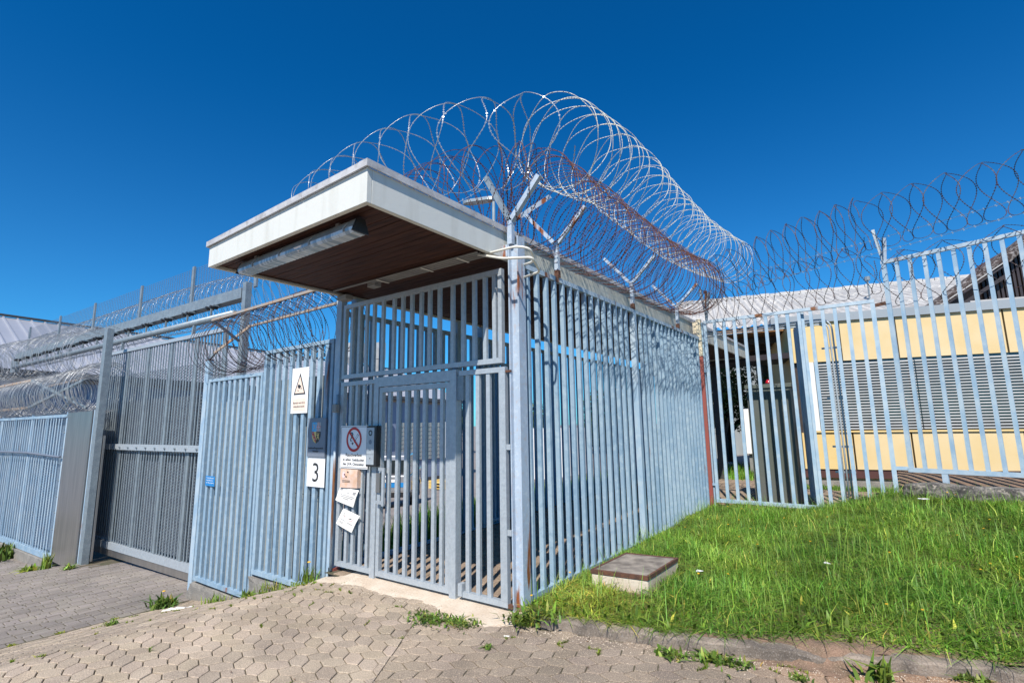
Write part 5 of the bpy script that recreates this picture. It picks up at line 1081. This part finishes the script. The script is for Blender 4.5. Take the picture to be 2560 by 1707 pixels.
for k, (x, y, hh, ww, lab) in enumerate(((-52, 52, 8, 9, 'leftmost round tree on the horizon beyond the container'), (-40, 58, 7, 8, 'second tree on the horizon from the left'), (-30, 62, 8, 9, 'middle tree on the horizon'), (-20, 66, 7, 8, 'fourth tree on the horizon from the left'), (-10, 66, 8, 10, 'rightmost round tree on the horizon'))):
    bush('distant_tree', lab, 'tree', (x, y, -2.6), hh, ww, 3000, .35, 40 + k, group='trees on the horizon')

def blades(n, xf, yf, zf, lmin, lmax, rs, wid=.0035, droop=.6, tint=(1, 1, 1)):
    x = xf; y = yf; z = zf; a = rs.uniform(0, 2 * PI, n); L_ = rs.uniform(lmin, lmax, n); lean = rs.uniform(.1, droop, n) * L_
    dx = np.cos(a); dy = np.sin(a); wx = -dy * wid * rs.uniform(.6, 1.5, n); wy = dx * wid * rs.uniform(.6, 1.5, n)
    def P(f, wf): return np.stack([x + dx * lean * f ** 2 + wx * wf, y + dy * lean * f ** 2 + wy * wf, z + L_ * f * (1 - .35 * f * lean / L_)], 1)
    V = np.concatenate([P(0, -1), P(0, 1), P(.5, .85), P(.5, -.85), P(1, .12), P(1, -.12)]); i = np.arange(n)
    F = np.concatenate([np.stack([i, i + n, i + 2 * n, i + 3 * n], 1), np.stack([i + 3 * n, i + 2 * n, i + 4 * n, i + 5 * n], 1)])
    t = rs.uniform(.5, 1.55, n)[:, None] * np.array(tint) * (1 + rs.normal(0, .12, (n, 3))); dry = rs.uniform(0, 1, n) < .07; t[dry] = t[dry] * np.array([2.6, 1.7, 2.2])
    return V, F, np.concatenate([t] * 6)
rs = np.random.RandomState(5)
def bank_points(n, dens=None):
    X = rs.uniform(.0, 6.2, n * 3); Y = rs.uniform(-.1, 7.4, n * 3); k = (Y > ky(X) + .10) & ((Y < 5.80) | ((X > 2.75) & (Y < 5.55 + 0 * X)) | ((X > .3) & (Y < 5.93)))
    # keep clear of the manhole lid and of the bare strip at the kerb
    k &= ~((X > .2) & (X < .82) & (Y > .80) & (Y < 1.70)); bare = np.exp(-((X - 2.2) / .5) ** 2) * .28
    k &= (Y - ky(X) - .10 > bare * rs.uniform(.3, 1, len(X))); k &= ~((X > 2.75) & (Y > 5.75 - (X - 2.8) * .24))
    X = X[k][:n]; Y = Y[k][:n]; return X, Y
X, Y = bank_points(90000); n = len(X); clump = .5 + .5 * np.sin(X * 3.1 + 1.7 * np.sin(Y * 2.3)) * np.sin(Y * 2.7 + X); thin = sstep(.0, .9, Y - ky(X))
V, F, T = blades(n, X, Y, mz(X, Y) - .005, .06, .19, rs, wid=.0034, droop=2.4)
hs_ = (.40 + .60 * thin) * (.50 + .85 * clump) * (.8 + .4 * np.sin(X * 9 + 2 * np.sin(Y * 7)) * np.sin(Y * 8 + X * 3)) * np.where(X < .35, .7, 1.0); zb = mz(X, Y); z6 = np.tile(zb, 6); V[:, 2] = z6 + (V[:, 2] - z6) * np.tile(hs_, 6)
yel = np.tile(.5 + .5 * np.sin(X * 2.1 - 1.3 * Y + 1) * np.sin(Y * 3.3 + X * .7), 6)[:, None]; T = T * np.tile((.70 + .55 * clump), 6)[:, None] * (1 + yel * np.array([.45, .20, .06])); dryk = np.tile(np.exp(-((X - .35) / .5) ** 2 - ((Y - .35) / .5) ** 2), 6)[:, None]; T = T * (1 + dryk * np.array([.55, .08, .25]))
V, F, T = V, F, T
setp(fastobj('lawn_grass', V, F, GRASSM, tint=T), 'tall unmown grass on the bank', 'grass', kind='stuff')
# longer seed stalks and broad leaves mixed in
X, Y = bank_points(5000); V, F, T = blades(len(X), X, Y, mz(X, Y), .14, .32, rs, wid=.0022, droop=.7, tint=(1.5, 1.25, 1.3)); setp(fastobj('grass_stalks', V, F, GRASSM, tint=T), 'longer paler stalks standing out of the grass', 'grass', kind='stuff')
X, Y = bank_points(4200); k = rs.uniform(0, 1, len(X)) < np.exp(-(Y - ky(X)) / .9) + .15; X = X[k]; Y = Y[k]; V, F, T = blades(len(X), X, Y, mz(X, Y), .05, .12, rs, wid=.011, droop=1.4, tint=(1.3, 1.25, 1.0)); setp(fastobj('broad_leaf_ground_cover', V, F, LEAFM, tint=T), 'broad leaved weeds in the grass near the kerb', 'weeds', kind='stuff')
# grass strip beyond the inner fence
n = 9000; X = rs.uniform(-4.6, -2.8, n); Y = rs.uniform(.6, 13, n); V, F, T = blades(n, X, Y, gz(X, Y) - .02, .15, .5, rs, wid=.008, droop=.5, tint=(1.0, 1.05, .9)); setp(fastobj('rough_grass_strip', V, F, GRASSM, tint=T), 'rough tall grass beyond the corridor', 'grass', kind='stuff')
n = 5000; X = rs.uniform(-2.5, 1.2, n); Y = rs.uniform(10.8, 14, n); V, F, T = blades(n, X, Y, .1 + 0 * X, .1, .35, rs, wid=.008, droop=.5, tint=(1.2, 1.2, .9)); setp(fastobj('rear_grass', V, F, GRASSM, tint=T), 'grass behind the far end of the corridor', 'grass', kind='stuff')
n = 3000; X = rs.uniform(.2, 2.8, n); Y = rs.uniform(9.6, 10.3, n) ; V, F, T = blades(n, X, Y, .1 + 0 * X, .03, .12, rs, wid=.005, droop=.6); setp(fastobj('low_grass', V, F, GRASSM, tint=T), 'low grass along the yellow building', 'grass', kind='stuff')
# flowers on the bank
def flower(label, x, y, z, hgt, r, m, n=9, grp=None, cat='flower', head='flat'):
    t = thing('wild_flower', label, cat, (x, y, z), grp); obj('stem', MB().tube([(x, y, z), (x + .01, y, z + hgt)], .0018, 4), LEAFM, t); mb = MB(); rs_ = random.Random(int(x * 1000))
    for k in range(n):
        a = 2 * PI * k / n; c = Vector((x + .01 + r * .55 * math.cos(a) * rs_.uniform(.4, 1.2), y + r * .55 * math.sin(a) * rs_.uniform(.4, 1.2), z + hgt + rs_.uniform(-.004, .006))); q = r * .42
        mb.add([c + Vector((-q, -q, 0)), c + Vector((q, -q, .003)), c + Vector((q, q, 0)), c + Vector((-q, q, .003))], [(0, 1, 2, 3)])
    obj('petals', mb, m, t)
flower('white umbel flower beside the manhole box', 1.08, 1.42, float(mz(1.08, 1.42)), .12, .035, PETW, 14)
flower('white umbel flower high on the bank at the right', 2.95, 4.6, float(mz(2.95, 4.6)), .18, .06, PETW, 16)
flower('pair of small white flowers mid bank', 2.10, 2.0, float(mz(2.1, 2.0)), .14, .03, PETW, 10)
fx, fy = bank_points(110)
G4 = 'tiny yellow flowers dotted over the bank'
mbst = MB(); mbfl = MB()
t0 = thing('yellow_flower', 'tiny yellow flower somewhere in the grass of the bank', 'flower', (0, 0, 0), G4)
s_o = obj('stem', MB().tube([(0, 0, 0), (.005, 0, .14)], .0016, 4), LEAFM, t0)
p_o = obj('petals', MB().prism([(.005 + .011 * math.cos(k), .011 * math.sin(k), .14) for k in np.linspace(0, 2 * PI, 7)[:-1]], (0, 0, .004)), PETY, t0)
t0.location = (float(fx[0]), float(fy[0]), float(mz(fx[0], fy[0])))
for i in range(1, 46):
    t = t0.copy(); COL.objects.link(t); t.location = (float(fx[i]), float(fy[i]), float(mz(fx[i], fy[i])) + random.uniform(-.04, .04)); t.rotation_euler = (random.uniform(-.2, .2), random.uniform(-.2, .2), 0)
    for c in (s_o, p_o): d = c.copy(); COL.objects.link(d); d.parent = t
# weeds in the paving, one by one
def weed(label, x, y, r, n, hgt=.05, wid=.012, z=None, tint=(1, 1, 1), droop=2.2, cat='weed', name='weed_tuft', spread=1.0, flower_=False):
    z = float(gz(x, y)) + (.0 if x < -.1 else (.0 if z is None else z)) if (z is None or x < -.7) else z; rs_ = np.random.RandomState(int(abs(x * 731 + y * 977)) % 9999); t = thing(name, label, cat, (x, y, z))
    X = x + rs_.normal(0, r * .4 * spread, n); Y = y + rs_.normal(0, r * .25 * spread, n); V, F, T = blades(n, X, Y, np.full(n, z) if z is not None else gz(X, Y), hgt * .5, hgt * 1.3, rs_, wid=wid, droop=droop, tint=tint)
    fastobj('leaves', V, F, LEAFM, t, tint=T)
    if flower_: obj('stem', MB().tube([(x, y, z), (x + .02, y - .02, z + .24)], .003, 5), LEAFM, t); obj('flower_head', MB().dome((x + .02, y - .02, z + .24), .022, .012, 10, 3), PETY, t)
    return t
weed('leafy dandelion clump with one yellow flower at the corner of the lower footing', -6.25, -.42, .30, 90, .17, .018, z=-.98, droop=1.2, name='dandelion_plant', cat='dandelion', tint=(.8, .9, .8), flower_=True)
weed('tall light green weeds growing in front of the lower footing', -5.0, -.22, .32, 80, .11, .008, z=-.76, droop=.9, tint=(1.3, 1.2, 1))
weed('small bright weed against the short footing', -4.25, -.20, .12, 60, .10, .014, z=-.47)
weed('thin weeds below the taller blue panel', -3.6, -.22, .35, 90, .10, .006, z=-.30, droop=.8, tint=(1.4, 1.2, 1.1))
weed('stalky weeds with a yellow flower at the foot of the left gate post', -2.98, -.16, .16, 60, .17, .006, z=-.12, droop=.5, tint=(1.3, 1.2, 1), flower_=True)
weed('mossy weeds along the paving edge below the gate post', -2.75, -.42, .25, 90, .035, .006, droop=1.2, tint=(1.3, 1.2, .8))
weed('spreading low weed on the threshold edge in front of the narrow door', -.62, -.50, .28, 240, .035, .008, z=.005)
weed('second low weed between the threshold and the corner post', -.38, -.42, .22, 160, .045, .007, z=.005)
weed('bushy weeds around the foot of the corner post', .08, -.14, .20, 150, .08, .009, z=.02, tint=(.9, .9, .8))
weed('weeds spilling over the kerb start', .26, -.04, .20, 120, .08, .010, z=.06)
weed('flat weed at the base of the kerb left of the plantain', 1.30, -.02, .14, 70, .05, .010)
weed('weed patch beside the kerb, second from the corner', 1.62, .10, .22, 150, .045, .009)
weed('broad plantain rosette in front of the kerb', 2.50, .38, .13, 26, .16, .014, droop=1.4, name='plantain', cat='plantain', tint=(1.2, 1.15, 1))
weed('broad plantain rosette closer to the middle of the kerb', 1.55, .02, .08, 18, .08, .010, droop=1.6, name='plantain', cat='plantain', tint=(1.3, 1.2, 1))
weed('low weed at the bottom edge of the paving', 2.1, .12, .08, 50, .03, .007)
weed('small grass tuft in a paving joint near the bottom', .12, -.66, .05, 40, .03, .006)
weed('green tuft on the bank of pavers, left', -4.65, -1.55, .10, 30, .06, .012)
weed('little weed clump right of the kerb dip', 3.0, .70, .14, 60, .06, .008)
for k, (x, y) in enumerate(((-6.30, -1.0), (-6.30, -1.6), (-6.32, -2.05))): weed(('first', 'second', 'third')[k] + ' mossy tuft from the panels along the driveway edge', x, y, .10, 40, .03, .006, tint=(1.5, 1.1, .6))
weed('pale green weed at the foot of the steel cover panel', -12.3, -.72, .22, 60, .14, .03, tint=(1.5, 1.4, 1)); weed('flowering weed between cover panel and box post', -11.5, -.62, .15, 50, .35, .01, tint=(1.4, 1.2, 1), droop=.4); weed('small weed at the foot of the tall box post', -10.7, -.45, .15, 50, .10, .02)
weed('climbing weed on the low retaining wall', -15.6, -.55, .5, 120, .35, .03, droop=.8, tint=(.7, .7, .7)); weed('dark bramble tinted as if in shade at the far left edge', -19.5, -.9, 1.6, 500, .5, .05, droop=1.0, tint=(.35, .4, .35))  # bramble leaf tint darkened to stand for shade
# moss and seedlings in the joints, fallen scraps
rs = np.random.RandomState(77)
cand = [q[0] for q in hexes]; px = []; py = []
for pl in cand:
    i = rs.randint(0, len(pl)); p = pl[i]; q = pl[(i + 1) % len(pl)]; cx_ = (p[0] + q[0]) / 2; cy_ = (p[1] + q[1]) / 2
    w_ = math.exp(-((cx_ + 3.0) / 1.0) ** 2 - ((cy_ + .55) / .6) ** 2) * .55 + .035 + .25 * math.exp(-((cy_ - float(ky(cx_)) + .25) / .2) ** 2) * (cx_ > .2)
    if rs.uniform() < w_:
        m_ = rs.randint(14, 40); t = rs.uniform(0, 1, m_); px += list(p[0] + (q[0] - p[0]) * t + rs.normal(0, .004, m_)); py += list(p[1] + (q[1] - p[1]) * t + rs.normal(0, .004, m_))
px = np.array(px); py = np.array(py); V, F, T = blades(len(px), px, py, gz(px, py) - .004, .008, .030, rs, wid=.0035, droop=1.4, tint=(1.25, 1.1, .7)); setp(fastobj('joint_moss', V, F, LEAFM, tint=T), 'moss and seedlings growing in the paving joints', 'moss', kind='stuff')
n = 130; X = rs.uniform(-5.8, 3.0, n); Y = np.where(rs.uniform(0, 1, n) < .5, rs.normal(-.35, .25, n), rs.uniform(-2.5, 0, n)); k = Y < np.where(X < .2, -.05, ky(X) - .03); X = X[k]; Y = Y[k]; n = len(X)
a_ = rs.uniform(0, 6.28, n); r_ = rs.uniform(.004, .013, n); zz = gz(X, Y) + .006
V = np.concatenate([np.stack([X + r_ * np.cos(a_), Y + r_ * np.sin(a_), zz], 1), np.stack([X - r_ * .5 * np.sin(a_), Y + r_ * .5 * np.cos(a_), zz + .004], 1), np.stack([X - r_ * np.cos(a_), Y - r_ * np.sin(a_), zz], 1), np.stack([X + r_ * .5 * np.sin(a_), Y - r_ * .5 * np.cos(a_), zz + .002], 1)])
i = np.arange(n); F = np.stack([i, i + n, i + 2 * n, i + 3 * n], 1)
n = 900; X2 = rs.uniform(.2, 4.5, n); Y2 = ky(X2) - np.abs(rs.normal(0, .10, n)) - .02; X3 = rs.uniform(-2.8, 0.1, 350); Y3 = -.30 + rs.normal(0, .06, 350); X2 = np.concatenate([X2, X3]); Y2 = np.concatenate([Y2, Y3]); n = len(X2)
r2 = rs.uniform(.002, .007, n); z2 = gz(X2, Y2) + .001; a2 = rs.uniform(0, 6.28, n)
VV = [np.stack([X2 + r2 * np.cos(a2 + k * 2.094), Y2 + r2 * np.sin(a2 + k * 2.094), z2], 1) for k in range(3)] + [np.stack([X2, Y2, z2 + r2 * 1.1], 1)]
j2 = np.arange(n); FF = np.concatenate([np.stack([j2 + k * n, j2 + ((k + 1) % 3) * n, j2 + 3 * n], 1) for k in range(3)])
setp(fastobj('stone_crumbs', np.concatenate(VV), FF, CONCL), 'small stone crumbs along the kerb and threshold', 'gravel', kind='stuff')
LIT = mat('dry_leaf_scraps', (0.24, 0.12, 0.05), (0.10, 0.06, 0.04), rough=.9, scale=3)
setp(fastobj('dry_leaf_scraps', V, F, LIT), 'scattered dry leaf scraps on the paving', 'leaves', kind='stuff')
# litter
lx_, ly_ = -4.72, -.80
lt_ = thing('crumpled_litter', 'crumpled white and green wrapper lying on the sloping paving', 'litter', (lx_, ly_, float(gz(lx_, ly_)))); mb = MB(); rs_ = random.Random(9)
for i in range(9):
    for j in range(4):
        x_ = lx_ - .14 + i * .030 + j * .004; y_ = ly_ - .18 + i * .038 + j * .028; mb.v.append((x_, y_, float(gz(x_, y_)) + .008 + (rs_.uniform(.0, .035) if 0 < j < 3 else 0)))
for i in range(8):
    for j in range(3): a = i * 4 + j; mb.f.append((a, a + 4, a + 5, a + 1))
obj('sheet', mb, PAPER, lt_); mb2 = MB(); mb2.v = [(p[0] + .03, p[1] - .012, p[2] + .006) for p in mb.v[18:36]]; mb2.v = mb2.v[:16]; mb2.f = [(i * 4 + j, i * 4 + 4 + j, i * 4 + 5 + j, i * 4 + 1 + j) for i in range(3) for j in range(3)]; obj('green_print', mb2, SIGNG, lt_)
solo('cable_stub', MB().tube([(.02, .0, .05), (.10, .02, .045), (.16, .03, .03)], .016, 8), CREAMP, 'short cut conduit end at the foot of the corner post', 'conduit')
solo('cigarette_butt', MB().tube([(.10, -.42, .006), (.14, -.40, .006)], .004, 6), PAPER, 'cigarette butt on the paving before the corner post', 'litter')
